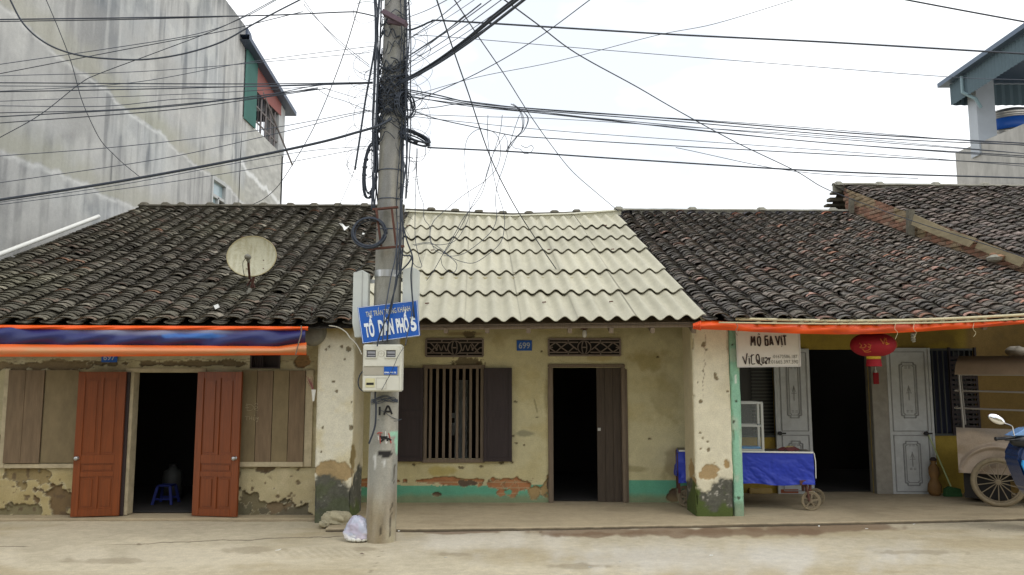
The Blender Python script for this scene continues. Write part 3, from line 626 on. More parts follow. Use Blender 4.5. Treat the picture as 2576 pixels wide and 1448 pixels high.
# ===== house 701 (shop, right) =====
H3 = thing('row_house', 'right shop house with brown and pinkish clay tile roof and grey steel doors', 'house', (5, YR, 0))
RLr = W(1556, 531, RY); RRr = W(2136, 534, RY); ERr = W(2890, 800, 9.6); ELr = W(1784, 806, EY)
def eaveR(u): return ELr.lerp(ERr, u)+Vector((0, -.0, -.05*math.sin(math.pi*min(1, u*1.4))))
def ridgeR(u): return RLr.lerp(RRr, u)-Vector((0, 0, .08))
def palR(rnd, u, t):
    v = rnd.choice((.75, .9, 1, 1, 1.1, 1.35)); b = rnd.random(); k = min(1, u*1.6+.1)
    c = lin(92, 88, 84) if b < .62-.2*k else lin(112, 104, 96) if b < .84 else lin(106, 95, 88)
    if rnd.random() < .06*k: c = lin(146, 116, 104)
    if rnd.random() < .008*k: c = lin(158, 118, 98)
    if t > .965: c = rnd.choice((lin(160, 106, 86), lin(100, 96, 96), lin(90, 88, 92), lin(100, 96, 96), lin(90, 88, 92), lin(84, 84, 90)))
    g = float(fbm(np.array(u*5.), np.array(t*5.), 37, 3)); return c*v*(.98+.7*g)
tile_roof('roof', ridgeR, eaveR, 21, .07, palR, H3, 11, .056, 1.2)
ridge_cap('ridge_cap', [RLr+Vector((.05, 0, .03)), RRr+Vector((.05, 0, .03))], .045, CEM, H3, [RLr.lerp(RRr, f)+Vector((0, 0, .03)) for f in (.0, .32, .62, .93)])
P = wallgrid(3.0, 9.2, 0.0, 3.0, YR, .02); px, py = proj(P); X = P[..., 0]; Z = P[..., 2]
c = np.ones(P.shape)*lin(172, 148, 62)*(.8+.35*fbm(X*2, Z*3, 300, 5))[..., None]; c = mixc(c, lin(130, 104, 64), .8*ss(2420, 2440, px)); c = mixc(c, lin(120, 100, 60), .5*ss(.5, .7, fbm(X*3, Z*3, 301)))
sw = rectpx(1856, 1946, 880, 1098, YR); sd = rectpx(2035, 2190, 880, 1242, YR); rw = rectpx(2330, 2452, 880, 1094, YR)
P[..., 1] -= .01*(fbm(X*3, Z*3, 307)-.5)
grid('wall', P, c, PL, H3, holes(P, [sw, sd, rw]))
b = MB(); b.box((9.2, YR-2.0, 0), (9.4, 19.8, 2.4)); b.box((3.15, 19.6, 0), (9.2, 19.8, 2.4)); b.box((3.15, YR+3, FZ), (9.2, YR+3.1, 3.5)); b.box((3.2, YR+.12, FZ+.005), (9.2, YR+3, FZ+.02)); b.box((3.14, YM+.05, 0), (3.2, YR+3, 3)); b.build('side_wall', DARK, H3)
def pj(s, i): pass
GP = mat('grey_steel_door', tuple(lin(194, 198, 198)), .5, 0, var=.14, vscale=7, bump=.08)
def steel_leaf(xl, xr, yt, yb, parent, Y=YR-.08, cut=None, lean=0):
    x0, x1, z0, z1 = rectpx(xl, xr, yt, yb, Y); b = MB(); b.box((x0, Y, z0), (x1, Y+.03, z1)); pan_ = b.build('door_leaf', GP, parent); b = MB(); H = z1-z0; Wd = x1-x0
    def fr(u0, u1, v0, v1, t=.008, d=.01, ch=.0):
        a0, a1, c0, c1 = x0+u0, x0+u1, z0+v0, z0+v1; k = ch
        poly = [(a0+k, c0), (a1-k, c0), (a1-k, c0+k), (a1, c0+k), (a1, c1-k), (a1-k, c1-k), (a1-k, c1), (a0+k, c1), (a0+k, c1-k), (a0, c1-k), (a0, c0+k), (a0+k, c0+k)] if k else [(a0, c0), (a1, c0), (a1, c1), (a0, c1)]
        for i in range(len(poly)):
            p, q = poly[i], poly[(i+1) % len(poly)]; b.bar((p[0], Y-.002, p[1]), (q[0], Y-.002, q[1]), t*1.6, d*1.6, up=(0, 1, 0))
    fr(.05, Wd-.05, H*.43, H-.06); fr(.05, Wd-.05, .05, H*.40)
    m0, m1 = Wd*.3, Wd*.7
    fr(m0, m1, H*.52, H-.22, .01, .012, .035); fr(m0+.03, m1-.03, H*.52+.04, H-.26, .006, .008, .02)
    fr(m0, m1, .14, H*.36, .01, .012, .035); fr(m0+.03, m1-.03, .18, H*.36-.04, .006, .008, .02)
    cxm = x0+Wd/2
    for zc in (z0+H*.69, z0+H*.24):
        b.bar((cxm, Y-.004, zc-.11), (cxm, Y-.004, zc+.11), .008, .01, up=(0, 1, 0)); b.bar((cxm-.04, Y-.004, zc), (cxm+.04, Y-.004, zc), .01, .01, up=(0, 1, 0))
        b.bar((cxm, Y-.004, zc+.1), (cxm-.025, Y-.004, zc+.02), .006, .01, up=(0, 1, 0)); b.bar((cxm, Y-.004, zc+.1), (cxm+.025, Y-.004, zc+.02), .006, .01, up=(0, 1, 0))
    for v in (.56, .86, .20-.03, .33): 
        for s in (-1, 1): b.bar((cxm+s*.012, Y-.004, z0+H*v), (cxm+s*.045, Y-.004, z0+H*v), .008, .01, up=(0, 1, 0)); b.bar((cxm+s*.012, Y-.004, z0+H*v+.02), (cxm+s*.045, Y-.004, z0+H*v+.02), .008, .01, up=(0, 1, 0))
    b.build('moulding', mat('darker_moulding', tuple(lin(150, 152, 152)), .6, var=.2, vscale=20), pan_); return pan_, (x0, x1, z0, z1)  # mouldings a darker grey than the leaf
f = MB(); x0, x1, z0, z1 = sd; f.box((x1, YR-.1, FZ), (x1+.24, YR+.12, z1+.02)); fr_ = f.build('door_frame', mat('grey_concrete_post', tuple(lin(150, 146, 136)), .9, var=.2, vscale=9), H3, bevel=.006)
f = MB(); f.box((x1+.245, YR-.06, FZ), (x1+.29, YR, z1)); f.build('jamb', WOODG, fr_)
l1, r1 = steel_leaf(1958, 2042, 878, 1244, fr_, YR-.07); l2, r2 = steel_leaf(2238, 2342, 876, 1246, fr_, YR-.09)
for o, r, x in ((l1, r1, 1962), (l2, r2, 2330)):
    p = W(x, 1091, YR-.12); b = MB(); b.bar(p-Vector((.02, 0, 0)), p+Vector((.09, 0, 0)), .02); b.lathe(p, [(.03, -.02), (.03, .02)], 10, 'Y'); b.build('bolt', BLACK, o)
f = MB(); f.box((r1[0]-.04, YR-.08, z0), (r1[0]-.005, YR-.03, r1[3])); f.build('steel_frame', GP, fr_); f = MB(); f.box((r2[1]+.005, YR-.1, r2[2]), (r2[1]+.04, YR-.04, r2[3])); f.build('steel_frame', GP, fr_)
# shop window with louvres
def dwin(r, bars, louv, parent):
    x0, x1, z0, z1 = r; b = MB(); b.box((x0, YR+.12, z0), (x1, YR+.13, z1)); o = b.build('window', mat('dark_glass', tuple(lin(38, 40, 46)), .3), parent); b = MB()
    if louv:
        n_ = 24; xl = x0+(x1-x0)*.42
        for i in range(n_): z = z0+.02+(z1-z0-.05)*i/n_; b.box((xl, YR+.04, z), (x1, YR+.07, z+.018))
    for i in range(bars): x = x0+(x1-x0)*(i+.5)/bars; b.box((x-.008, YR+.0, z0), (x+.008, YR+.016, z1))
    b.bar((x0, YR-.005, z0), (x1, YR-.005, z0), .03); b.bar((x0, YR-.005, z1), (x1, YR-.005, z1), .03); b.build('louvre' if louv else 'grille', mat('dark_louvre', tuple(lin(76, 80, 76)), .6), o); return o
dwin(sw, 0, True, H3); o = dwin(rw, 9, False, H3)
x0, x1, z0, z1 = rw; V = []; b = MB(); pts = [(x0+.02+(x1-x0-.25)*i/30, YR+.09+.015*math.sin(i*1.3)) for i in range(31)]
b.add([(x, y, z0+.02) for x, y in pts]+[(x, y, z1-.02) for x, y in pts], [(i, i+1, i+32, i+31) for i in range(30)]); b.build('curtain', mat('navy_curtain', tuple(lin(52, 58, 82)), .8), o, True)
xb, xc = W(2395, 1000, YR).x, W(2455, 1000, YR).x; b = MB()
for i in range(16): z = z0+.02+i*.075*.98; b.box((xb, YR-.03, z), (xc, YR-.01, z+.045))
b.box((xb-.03, YR-.035, z0), (xb, YR-.005, z1+.03)); b.box((xc, YR-.035, z0), (xc+.03, YR-.005, z1+.03)); b.build('shutter', WOODD, o)
# mint pillar of shop, pillar of 699
def paintR(px, py, Sg, Zg, side):
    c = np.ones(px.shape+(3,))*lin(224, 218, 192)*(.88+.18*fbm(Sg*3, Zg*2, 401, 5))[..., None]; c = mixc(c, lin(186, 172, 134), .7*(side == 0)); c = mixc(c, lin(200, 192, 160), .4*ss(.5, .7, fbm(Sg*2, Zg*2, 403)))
    dep = ss(.0, .1, blob(px, py, 1785, 1190, 26, 22, .6, .05, 8)); c = mixc(c, lin(170, 146, 106), dep)
    for (a, b, r1_, r2_) in ((1738, 1180, 7, 30), (1828, 1170, 8, 12), (1740, 1215, 10, 20)):
        m = ss(.0, .15, blob(px, py, a, b, r1_, r2_, .6, .06, a)); dep = np.maximum(dep, m); c = mixc(c, lin(168, 142, 98), m)
    for (a, b, r) in ((1770, 868, 7), (1799, 944, 5), (1802, 952, 6), (1763, 1011, 5), (1778, 880, 3), (1769, 934, 3), (1755, 963, 2), (1761, 1090, 3), (1768, 1103, 3), (1762, 1130, 3), (1782, 1132, 5), (1830, 985, 4), (1780, 1112, 3)):
        m = ss(.0, .2, blob(px, py, a, b, r, r*1.1, .5, .2, a)); dep = np.maximum(dep, m); c = mixc(c, lin(120, 106, 76), .9*m)
    cr_ = ss(1.0, .2, np.abs(px-1772-10*(fbm(py*.03, py*0, 31)-.5)*2))*ss(830, 850, py)*ss(1010, 980, py); c = mixc(c, lin(120, 100, 70), .7*cr_)
    return rot_bottom(c, dep, px, py, .42+.07*np.sin(Sg*8)+.03*(side == 1), Sg, Zg, 411, 1.0)
xa = W(1748, 1200, 10.08).x; xb = W(1845, 1200, 10.08).x
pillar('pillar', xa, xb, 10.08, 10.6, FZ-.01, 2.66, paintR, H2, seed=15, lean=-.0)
def paintM(px, py, Sg, Zg, side):
    c = np.ones(px.shape+(3,))*lin(146, 196, 168)*(.86+.25*fbm(Sg*5, Zg*4, 421, 5))[..., None]; c = mixc(c, lin(190, 196, 176), .5*ss(.55, .7, fbm(Sg*6, Zg*3, 423))); c = mixc(c, lin(110, 120, 90), .6*ss(.35, .1, Zg+.3*(fbm(Sg*5, Zg*8, 424)-.5)))
    dep = np.zeros(px.shape)
    for (a, b, r) in ((1858, 1254, 4), (1842, 868, 3), (1846, 1062, 4), (1852, 1010, 4)):
        m = ss(.0, .2, blob(px, py, a, b, r, r, .5, .2, a)); dep = np.maximum(dep, m); c = mixc(c, lin(70, 74, 56), .9*m)
    c = mixc(c, lin(225, 230, 220), .8*ss(0, .2, blob(px, py, 1851, 955, 3, 14, .3, .1, 3))); return c, dep
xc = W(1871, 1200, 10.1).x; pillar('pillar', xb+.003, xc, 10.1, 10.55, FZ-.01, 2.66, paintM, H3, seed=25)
b = MB()
for i in range(9): x = 2.75+i*.75; b.bar((x, 9.65, 2.34), (x+.0, 12.05, 3.38), .05, .06)
b.build('rafter', WOODG, H3)
# bamboo eave poles with cut ends
BAM = mat('bamboo', tuple(lin(196, 186, 150)), .6, var=.2, vscale=14, stretch=(.5, 3, 3))
bp = thing('bamboo_eave_pole', 'long pale bamboo poles lashed under the tiled eave of the right shop', 'pole', W(2200, 810, 9.45))
b = MB(); b.tube(smooth_path([W(1850, 803, 9.5), W(2150, 808, 9.47), (W(2400, 802, 9.47)), W(2720, 784, 9.5)], 8), .018, 8); b.build('upper_pole', BAM, bp, True)
b = MB(); b.tube(smooth_path([W(1808, 812, 9.42), W(2100, 815, 9.42), (W(2400, 811, 9.42)), W(2720, 795, 9.42)], 8), .009, 8); b.build('lower_pole', BAM, bp, True)
for x in (1905, 1950, 2018, 2045, 2076, 2112, 2142, 2175, 2210, 2250, 2296, 2325, 2345, 2372, 2402, 2432, 2458, 2480, 2530, 2560):
    p = W(x+random.uniform(-4, 4), 812-(max(0, x-2300)*.035), 9.44); b = MB(); n_ = 10
    b.lathe(p, [(.012, -.02), (.02, -.02), (.02, .5), (.012, .5)], n_, 'Y'); b.build('batten_end', mat('old_bamboo', tuple(lin(124, 112, 84)), .8), bp, True)
# ===== neighbour house far right =====
H4 = thing('row_house', 'taller far right house with rough brick gable and grey tiled roof', 'house', (10, 13, 0))
RL4 = W(2108, 466, 15.2); RR4 = W(2720, 470, 15.2); ER4 = W(3500, 700, 10.2)
gl = lambda t: None
EL4 = W(2900, 762, 10.2)
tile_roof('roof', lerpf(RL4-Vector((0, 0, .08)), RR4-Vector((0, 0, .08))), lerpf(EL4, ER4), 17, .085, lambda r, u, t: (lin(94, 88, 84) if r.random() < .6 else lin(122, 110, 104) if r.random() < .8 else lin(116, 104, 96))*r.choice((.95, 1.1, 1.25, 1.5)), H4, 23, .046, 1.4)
ridge_cap('ridge_cap', [RL4+Vector((-.1, 0, .02)), RR4], .055, CEM, H4, [RL4.lerp(RR4, f) for f in (.0, .17, .4, .6, .85)])
# gable wall from main roof up
A0 = Vector(RRr)+Vector((.02, .25, 0)); B0 = Vector(ERr)+Vector((.02, 0, 0)); g0 = RL4+Vector((.12, 0, 0)); g1 = EL4+Vector((.12, 0, 0))
T, Vv = np.meshgrid(np.linspace(0, 1, 460), np.linspace(0, 1, 150)); A_ = np.array(A0); B_ = np.array(B0); gx0 = np.array(g0); gx1 = np.array(g1)
bx_ = A_[None, None]*(1-T[..., None])+B_[None, None]*T[..., None]; tp = gx0[None, None]*(1-T[..., None])+gx1[None, None]*T[..., None]
ztop = tp[..., 2]-.09; zb = bx_[..., 2]-.6
P = bx_.copy(); P[..., 2] = zb+(ztop-zb)*Vv; Ls = T*6.0; Zs = P[..., 2]+0
row = np.floor(Zs/.07); fx = np.mod(Ls/.17+.5*np.mod(row, 2), 1); fz = np.mod(Zs/.07, 1); cell = _h(np.floor(Ls/.17+.5*np.mod(row, 2)).astype(int), row.astype(int), 5)
mort = np.clip(ss(.1, .04, fx)+ss(.2, .08, fz), 0, 1)*1.0; c = lin(150, 112, 92)*(.6+.7*cell)[..., None]; c = mixc(c, lin(128, 120, 104), .55*(cell > .7)); c = mixc(c, lin(112, 102, 88), mort*.8)
c = mixc(c, lin(170, 118, 76), ss(.72, .8, T)*.7); c = mixc(c, lin(150, 138, 108), ss(.5, .62, fbm(Ls*2.5, Zs*3, 501))*.7)
c *= (.75+.5*fbm(Ls*6, Zs*6, 503))[..., None]
rel = .035*(cell-.5)*(1-mort)-.02*mort+.05*(fbm(Ls*4, Zs*5, 504)-.5); P[..., 0] -= rel
grid('gable_wall', P, c, PL, H4)
b = MB()
for (xa_, ya_, xb_, yb_, s_) in ((2288, 535, 2392, 600, 0), (2335, 552, 2455, 622, 1)): pass
GW = mat('weathered_board', tuple(lin(150, 138, 110)), .9, var=.3, vscale=5, stretch=(3, .6, 3))
def onwall(px_, py_, off=.12):
    A2 = Vector((A0.x, A0.y, 0)); d = Vector((B0.x-A0.x, B0.y-A0.y, 0)); nrm = Vector((-d.y, d.x, 0)).normalized()
    if nrm.x > 0: nrm = -nrm
    r_ = ray(px_, py_); O = Vector((0, 0, CAMZ)); Q = A2+nrm*off; t = (Q-O).dot(nrm)/r_.dot(nrm); return O+r_*t
for q4, o_ in ((((2300, 540), (2388, 580), (2366, 598), (2292, 566)), .14), (((2378, 578), (2456, 600), (2438, 622), (2358, 592)), .17), (((2462, 606), (2580, 652), (2566, 672), (2452, 624)), .12)):
    poly = [onwall(a, b_, o_) for a, b_ in q4]; b = MB(); b.prism(poly, (.02, .012, 0)); b.build('board', GW, H4)
b = MB(); b.bar(onwall(2288, 600, .1)-Vector((0, 0, .2)), onwall(2290, 528, .1), .1, .1); b.build('post', CEMD, H4)
b = MB(); b.bar(onwall(2140, 540, .1)-Vector((0, 0, .2)), onwall(2142, 500, .1), .08, .08); b.build('post', CEMD, H4)
# back slope visible at left of the neighbour
b = MB(); q = RL4; vs = []
for i in range(12):
    y = q.y+i*.16; z = q.z-.12-i*.09; b.box((q.x-.1+.0*i, y, z-.04-.02*(i % 2)), (q.x+.5, y+.18, z))
b.build('rear_eave', TILE if False else CEMD, H4)
# rubble at the foot of the gable
for i in range(10):
    t = random.uniform(.6, .95); p = RRr.lerp(ERr, t); s = random.uniform(.05, .11); b = MB(); n_ = 7
    rr_ = [(s*random.uniform(.2, .4), -s*.5), (s*random.uniform(.7, 1), -s*.3), (s*random.uniform(.8, 1.1), .1*s), (s*random.uniform(.3, .6), s*.5)]
    b.lathe(p+Vector((-.06-random.random()*.12, 0, .09+random.random()*.08)), rr_, n_); b.build('brick_rubble', mat('broken_brick', tuple(lin(150, 116, 90)), .95, var=.4, vscale=14) if i % 3 else CEM, H4)
# ===== tall concrete building left =====
XT = -8.2
H5 = thing('tall_building', 'tall grey streaked concrete building rising behind the left tiled roof', 'building', (-11, 20, 0))
p_top = XP(600, 40, XT); p_mid = XP(619, 66, XT); p_far = XP(713, 385, XT); p_low = XP(620, 305, XT)
yfar = p_far.y; ymid = p_mid.y; ztop = p_mid.z; zlow = (p_far.z+p_low.z)/2
def tallgrid(y0, y1, z0, z1, st):
    Y, Z = np.meshgrid(np.arange(y0, y1+.001, st), np.arange(z0, z1+.001, st)); return np.stack([np.full_like(Y, XT), Y, Z], -1)
def tallpaint(P, low=False):
    px, py = proj(P); Y = P[..., 1]; Z = P[..., 2]
    c = np.ones(P.shape)*lin(174, 177, 178)*(.78+.3*fbm(Y*.7, Z*.5, 600, 5))[..., None]
    st = fbm(Y*5, Z*.35, 601, 5); c = mixc(c, lin(104, 110, 116), .85*ss(.47, .7, st)*ss(.35, .6, fbm(Y*.5, Z*.6, 602, 4)+.05))
    c = mixc(c, lin(120, 124, 126), .5*ss(.5, .72, fbm(Y*.9, Z*1.1, 655, 5))); c = mixc(c, lin(204, 206, 204), .45*ss(.52, .74, fbm(Y*6, Z*.4, 603, 4))); c = mixc(c, lin(206, 208, 204), .4*ss(.5, .7, fbm(Y*1.2, Z*1.2, 604)))
    for (a, b) in (((0, 22), (520, 432)), ((0, 372), (430, 560))):
        q0 = XP(*a, XT); q1 = XP(*b, XT); zl = q0.z+(q1.z-q0.z)*(Y-q0.y)/(q1.y-q0.y)+.16*(fbm(Y*1.6, Y*0, int(a[1])+5, 4)-.5)*2
        m = ss(.0, .04, Z-zl)*ss(.75, .1, Z-zl+.5*(fbm(Y*2, Z*2, 606)-.5)); c = mixc(c, lin(160, 160, 142), .7*m); c = mixc(c, lin(222, 224, 222), .6*ss(.06, .0, np.abs(zl-Z-.04)))
    q = XP(400, 330, XT); c = mixc(c, lin(190, 186, 178), .35*ss(.2, .6, fbm(Y*.5, Z*.7, 608)))
    # dark streaks from the parapet
    d = (ztop-Z); c = mixc(c, lin(84, 88, 92), .85*ss(1.6, .0, d+1.6*(fbm(Y*7, Z*.3, 611, 4)-.2))*ss(14, 19, Y))
    c = mixc(c, lin(82, 84, 86), .8*ss(.05, .012, np.abs(Y-XP(280, 420, XT).y))*(py > 385)*(py < 455))
    if low: c = mixc(c, lin(176, 176, 170)*(.6+.7*fbm(Y*3, Z*9, 620, 4))[..., None], .8*ss(.3, .6, Y-ymid)); c = mixc(c, lin(228, 230, 230), .7*ss(.12, .04, np.abs(Z-(XP(625, 430, XT).z+(XP(690, 500, XT).z-XP(625, 430, XT).z)*(Y-XP(625, 430, XT).y)/(XP(690, 500, XT).y-XP(625, 430, XT).y))+.3*(fbm(Y*2, Z*0, 630)-.5))))
    return c
P = tallgrid(9.0, ymid, 2.0, ztop, .05); win = (XP(532, 440, XT), XP(566, 515, XT))
wy0, wy1 = win[0].y, win[1].y; wz1 = XP(548, 452, XT).z; wz0 = wz1-1.5
cy_ = (P[:-1, :-1, 1]+P[1:, 1:, 1])/2; cz_ = (P[:-1, :-1, 2]+P[1:, 1:, 2])/2
kp = ~((cy_ > wy0) & (cy_ < wy1) & (cz_ > wz0) & (cz_ < wz1)); P0 = P.copy(); P[..., 0] += .03*(fbm(P0[..., 1]*.6, P0[..., 2]*.6, 640)-.5)+.012*(fbm(P0[..., 1]*5, P0[..., 2]*2, 641)-.5)
grid('wall', P, tallpaint(P0), CONC, H5, kp)
P = tallgrid(ymid, yfar, 2.0, zlow, .05); grid('lower_wall', P, tallpaint(P, True), CONC, H5)
CW = mat('plain_concrete', tuple(lin(168, 170, 170)), .9, var=.2, vscale=2, bump=.2)
b = MB(); b.box((-15, 9, 0), (XT-.25, 9.2, ztop)); b.box((-15, 9.2, 0), (-14.8, yfar, ztop-1)); b.box((-14.8, ymid, zlow), (XT-.02, ymid+.2, ztop-.02)); b.box((-14.8, yfar-.2, 0), (XT, yfar, zlow-.02)); b.box((-14.8, 9.2, ztop-.5), (XT-.03, ymid, ztop-.02)); b.box((-14.8, ymid+.2, zlow-.3), (XT-.03, yfar-.2, zlow-.1))
b.box((XT-.25, 9, 0), (XT-.04, 9.15, ztop)); b.build('outer_shell', CW, H5)
f = MB(); fw = .09
f.box((XT-.1, wy0, wz0), (XT+.04, wy0+fw, wz1)); f.box((XT-.1, wy1-fw, wz0), (XT+.04, wy1, wz1)); f.box((XT-.1, wy0+fw, wz1-fw), (XT+.04, wy1-fw, wz1)); ym = (wy0+wy1)/2; f.box((XT-.08, ym-.04, wz0), (XT+.02, ym+.04, wz1-.5)); f.box((XT-.08, wy0+fw, wz1-.55), (XT+.02, wy1-fw, wz1-.47))

wo_ = f.build('window', GREY, H5); b = MB(); b.box((XT-.07, wy0+fw, wz0), (XT-.06, ym+.5*0, wz1-fw)); b.box((XT-.07, ym, wz1-.5), (XT-.06, wy1-fw, wz1-fw)); b.build('pane', mat('window_glass', tuple(lin(150, 170, 176)), .15), wo_)
b = MB(); b.box((XT-.6, ym, wz0), (XT-.5, wy1, wz1)); b.build('dark_room', DARK, wo_)
# shed on top rear
sh0 = XP(619, 116, XT); sh1 = XP(716, 268, XT); gy1 = XP(643, 200, XT).y
GRN = mat('green_sheet', tuple(lin(56, 106, 98)), .55, .0, var=.12, vscale=2)
def zroof(y): return sh0.z+(sh1.z-sh0.z)*(y-sh0.y)/(sh1.y-sh0.y)
def corrsheet(a, b_, z0f, z1f, x, n, amp=.03, axis='Y'):
    m_ = MB(); vs = []
    for i in range(n+1):
        t = a+(b_-a)*i/n; o_ = amp*(1 if (i//1) % 2 else -1); 
        if axis == 'Y': vs += [(x+o_, t, z0f(t)), (x+o_, t, z1f(t))]
        else: vs += [(t, x+o_, z0f(t)), (t, x+o_, z1f(t))]
    m_.add(vs, [(2*i, 2*i+2, 2*i+3, 2*i+1) for i in range(n)]); return m_
corrsheet(ymid+.05, gy1, lambda y: zlow-.1+.0*y, lambda y: zroof(y)-.05, XT+.05, 20).build('cladding', GRN, H5)
corrsheet(gy1, yfar-.5, lambda y: zroof(y)-.95+(.45)*(y-gy1)/(yfar-gy1), lambda y: zroof(y)-.05, XT+.02, 46, .02).build('fascia', mat('salmon_sheet', tuple(lin(142, 86, 80)), .6, 0, var=.1, vscale=2), H5)
b = MB(); b.add([(XT+.3, sh0.y-.6, sh0.z+.1), (XT+.3, sh1.y+.5, sh1.z-.05), (-14.5, sh1.y+.5, sh1.z-.05), (-14.5, sh0.y-.6, sh0.z+.1)]+[(XT+.3, sh0.y-.6, sh0.z-.05), (XT+.3, sh1.y+.5, sh1.z-.2), (-14.5, sh1.y+.5, sh1.z-.2), (-14.5, sh0.y-.6, sh0.z-.05)], [(0, 1, 2, 3), (4, 5, 6, 7), (0, 1, 5, 4), (1, 2, 6, 5), (2, 3, 7, 6)])
b.build('shed_roof', mat('dark_sheet', tuple(lin(66, 78, 98)), .5, .2), H5)
# upper step panel beside parapet
q = XP(629, 66, XT); b = MB(); b.prism([(XT+.05, ymid+.03, ztop-.05), (XT+.05, q.y, ztop-.1), (XT+.05, XP(640, 150, XT).y, zroof(XP(640, 150, XT).y)), (XT+.05, ymid+.03, zroof(ymid)-.1)], (-.15, 0, 0)); b.build('flashing', mat('slate_sheet', tuple(lin(84, 94, 112)), .6), H5)
b = MB(); y0 = XP(700, 330, XT).y; b.box((XT-.5, y0, zlow-.1), (XT+.01, yfar+.02, zroof(yfar)-.1)); b.build('corner_post', CW, H5)
b = MB(); 
for y in np.linspace(gy1+.8, y0-.3, 4): b.tube([(XT-.05, y, zlow-.1), (XT-.05, y, zroof(y)-.4)], .035, 6)
for z in (zlow+.25, zlow+.75): b.tube([(XT-.05, gy1, z), (XT-.05, y0, z)], .03, 6)
b.tube([(XT-.05, gy1, zlow+1.8), (XT+.25, yfar+.3, zlow-.3)], .035, 6)
for i in range(9): y = gy1+(y0-gy1)*i/9; b.tube([(XT-.07, y, zlow-.1), (XT-.07, y, zlow+1.3)], .009, 4)
b.build('grille', mat('grille_steel', tuple(lin(110, 104, 104)), .6), H5)
b = MB(); b.add([(-14.5, yfar-.1, zroof(yfar)-.6), (XT-.4, yfar-.1, zroof(yfar)-.6), (XT-.4, yfar-.1, zroof(yfar)-.2), (-14.5, yfar-.1, zroof(yfar)-.2)], [(0, 1, 2, 3)]); b.build('rear_fascia', mat('shed_dark', tuple(lin(80, 84, 92)), .7), H5)
# ===== right rear building =====
XR = 12.6
H6 = thing('rear_building', 'pale concrete building with green sheet canopy on the roof terrace at far right', 'building', (16, 22, 0))
c0 = XP(2403, 385, XR); zc0 = c0.z; 
b = MB(); P_ = [(XR, c0.y, 2), (XR, 12, 2), (XR, 12, XP(2576, 312, XR).z+.6), (XR, XP(2576, 312, XR).y, XP(2576, 312, XR).z), (XR, c0.y, zc0)]
b.prism([Vector(p) for p in P_], (.25, 0, 0)); b.box((XR+.25, c0.y-.2, 2), (19, c0.y, zc0)); b.box((XR+.25, 12, zc0-1.0), (19, c0.y-.2, zc0-.8))
b.build('wall', mat('stained_concrete', tuple(lin(172, 170, 164)), .9, var=.3, vscale=1.6, stretch=(2, 2, .8), bump=.2), H6)
XC = 12.2; a0 = XP(2386, 212, XC); a1 = XP(2640, 38, XC); yf_ = a0.y
zr = lambda y: a0.z+(a1.z-a0.z)*(y-a0.y)/(a1.y-a0.y)
b = MB(); b.prism([(XC-.15, yf_+.3, zr(yf_)), (XC-.15, a1.y, zr(a1.y)), (XC-.15, a1.y, zr(a1.y)+.12), (XC-.15, yf_+.3, zr(yf_)+.12)], (7, 0, 0)); b.build('canopy_roof', mat('canopy_sheet', tuple(lin(84, 100, 118)), .5, .2), H6)
corrsheet(a1.y, yf_, lambda y: zr(y)-.62, lambda y: zr(y)-.01, XC+.05, 60, .02).build('fascia', mat('teal_sheet', tuple(lin(84, 104, 112)), .6, 0, var=.1, vscale=2), H6)
corrsheet(XC+.07, XC+7, lambda y: zr(yf_)-.62, lambda y: zr(yf_)-.01, yf_, 60, .02, 'X').build('rear_fascia', MATS['teal_sheet'], H6)
cp = XP(2446, 300, XC+.45); b = MB(); b.box((XC+.35, cp.y-.4, zc0-.4), (XC+.85, cp.y, zr(cp.y)-.02)); b.build('column', mat('blue_grey_paint', tuple(lin(174, 181, 188)), .7, var=.1, vscale=2), H6)
b = MB(); dp = XP(2424, 240, XC+.0); b.tube([(XC-.02, dp.y, zr(dp.y)-.05), (XC-.02, dp.y, zr(dp.y)-.5), (XC+.2, dp.y-.2, zr(dp.y)-.75), (XC+.33, dp.y-.2, zr(dp.y)-1.0)], .045, 8); b.build('downpipe', mat('teal_pipe', tuple(lin(130, 154, 160)), .6), H6)
tk = thing('water_tank', 'round stainless steel water tank with a blue band under the green canopy', 'tank', (14.3, 18, zc0))
pt = W(2538, 320, 21.8); r_ = .68; zt_ = W(2540, 286, 21.8).z; zb_ = zt_-1.35; INOX = mat('stainless', tuple(lin(190, 186, 178)), .28, .9)
b = MB(); b.lathe((pt.x, 21.8, 0), [(.15, zt_+.08), (r_*.6, zt_+.05), (r_*.95, zt_-.04), (r_, zt_-.1)]+sum([[(r_, zt_-.14-.06*i), (r_*.985, zt_-.155-.06*i), (r_, zt_-.17-.06*i)] for i in range(2)], [])+[(r_, zt_-.28)], 32); b.build('tank_top', INOX, tk, True)
b = MB(); b.lathe((pt.x, 21.8, 0), [(r_, zt_-.285), (r_*1.004, zt_-.29), (r_*1.004, zt_-.47), (r_, zt_-.6)], 32); b.build('blue_band', BLUEP, tk, True)
b = MB(); b.lathe((pt.x, 21.8, 0), [(r_, zt_-.605)]+sum([[(r_, zt_-.68-.08*i), (r_*.98, zt_-.695-.08*i), (r_, zt_-.71-.08*i)] for i in range(5)], [])+[(r_, zb_)], 32); b.build('tank_body', INOX, tk, True)
b = MB(); b.tube([(pt.x-.6, 21.8, zt_-.1), (pt.x-.78, 21.8, zt_-.05), (pt.x-.78, 21.8, zb_)], .03, 6); b.build('pipe', STEEL, tk)
b = MB(); b.box((pt.x-.7, 21.1, zc0-.8), (pt.x+.7, 22.5, zb_)); b.build('stand', CW, tk)
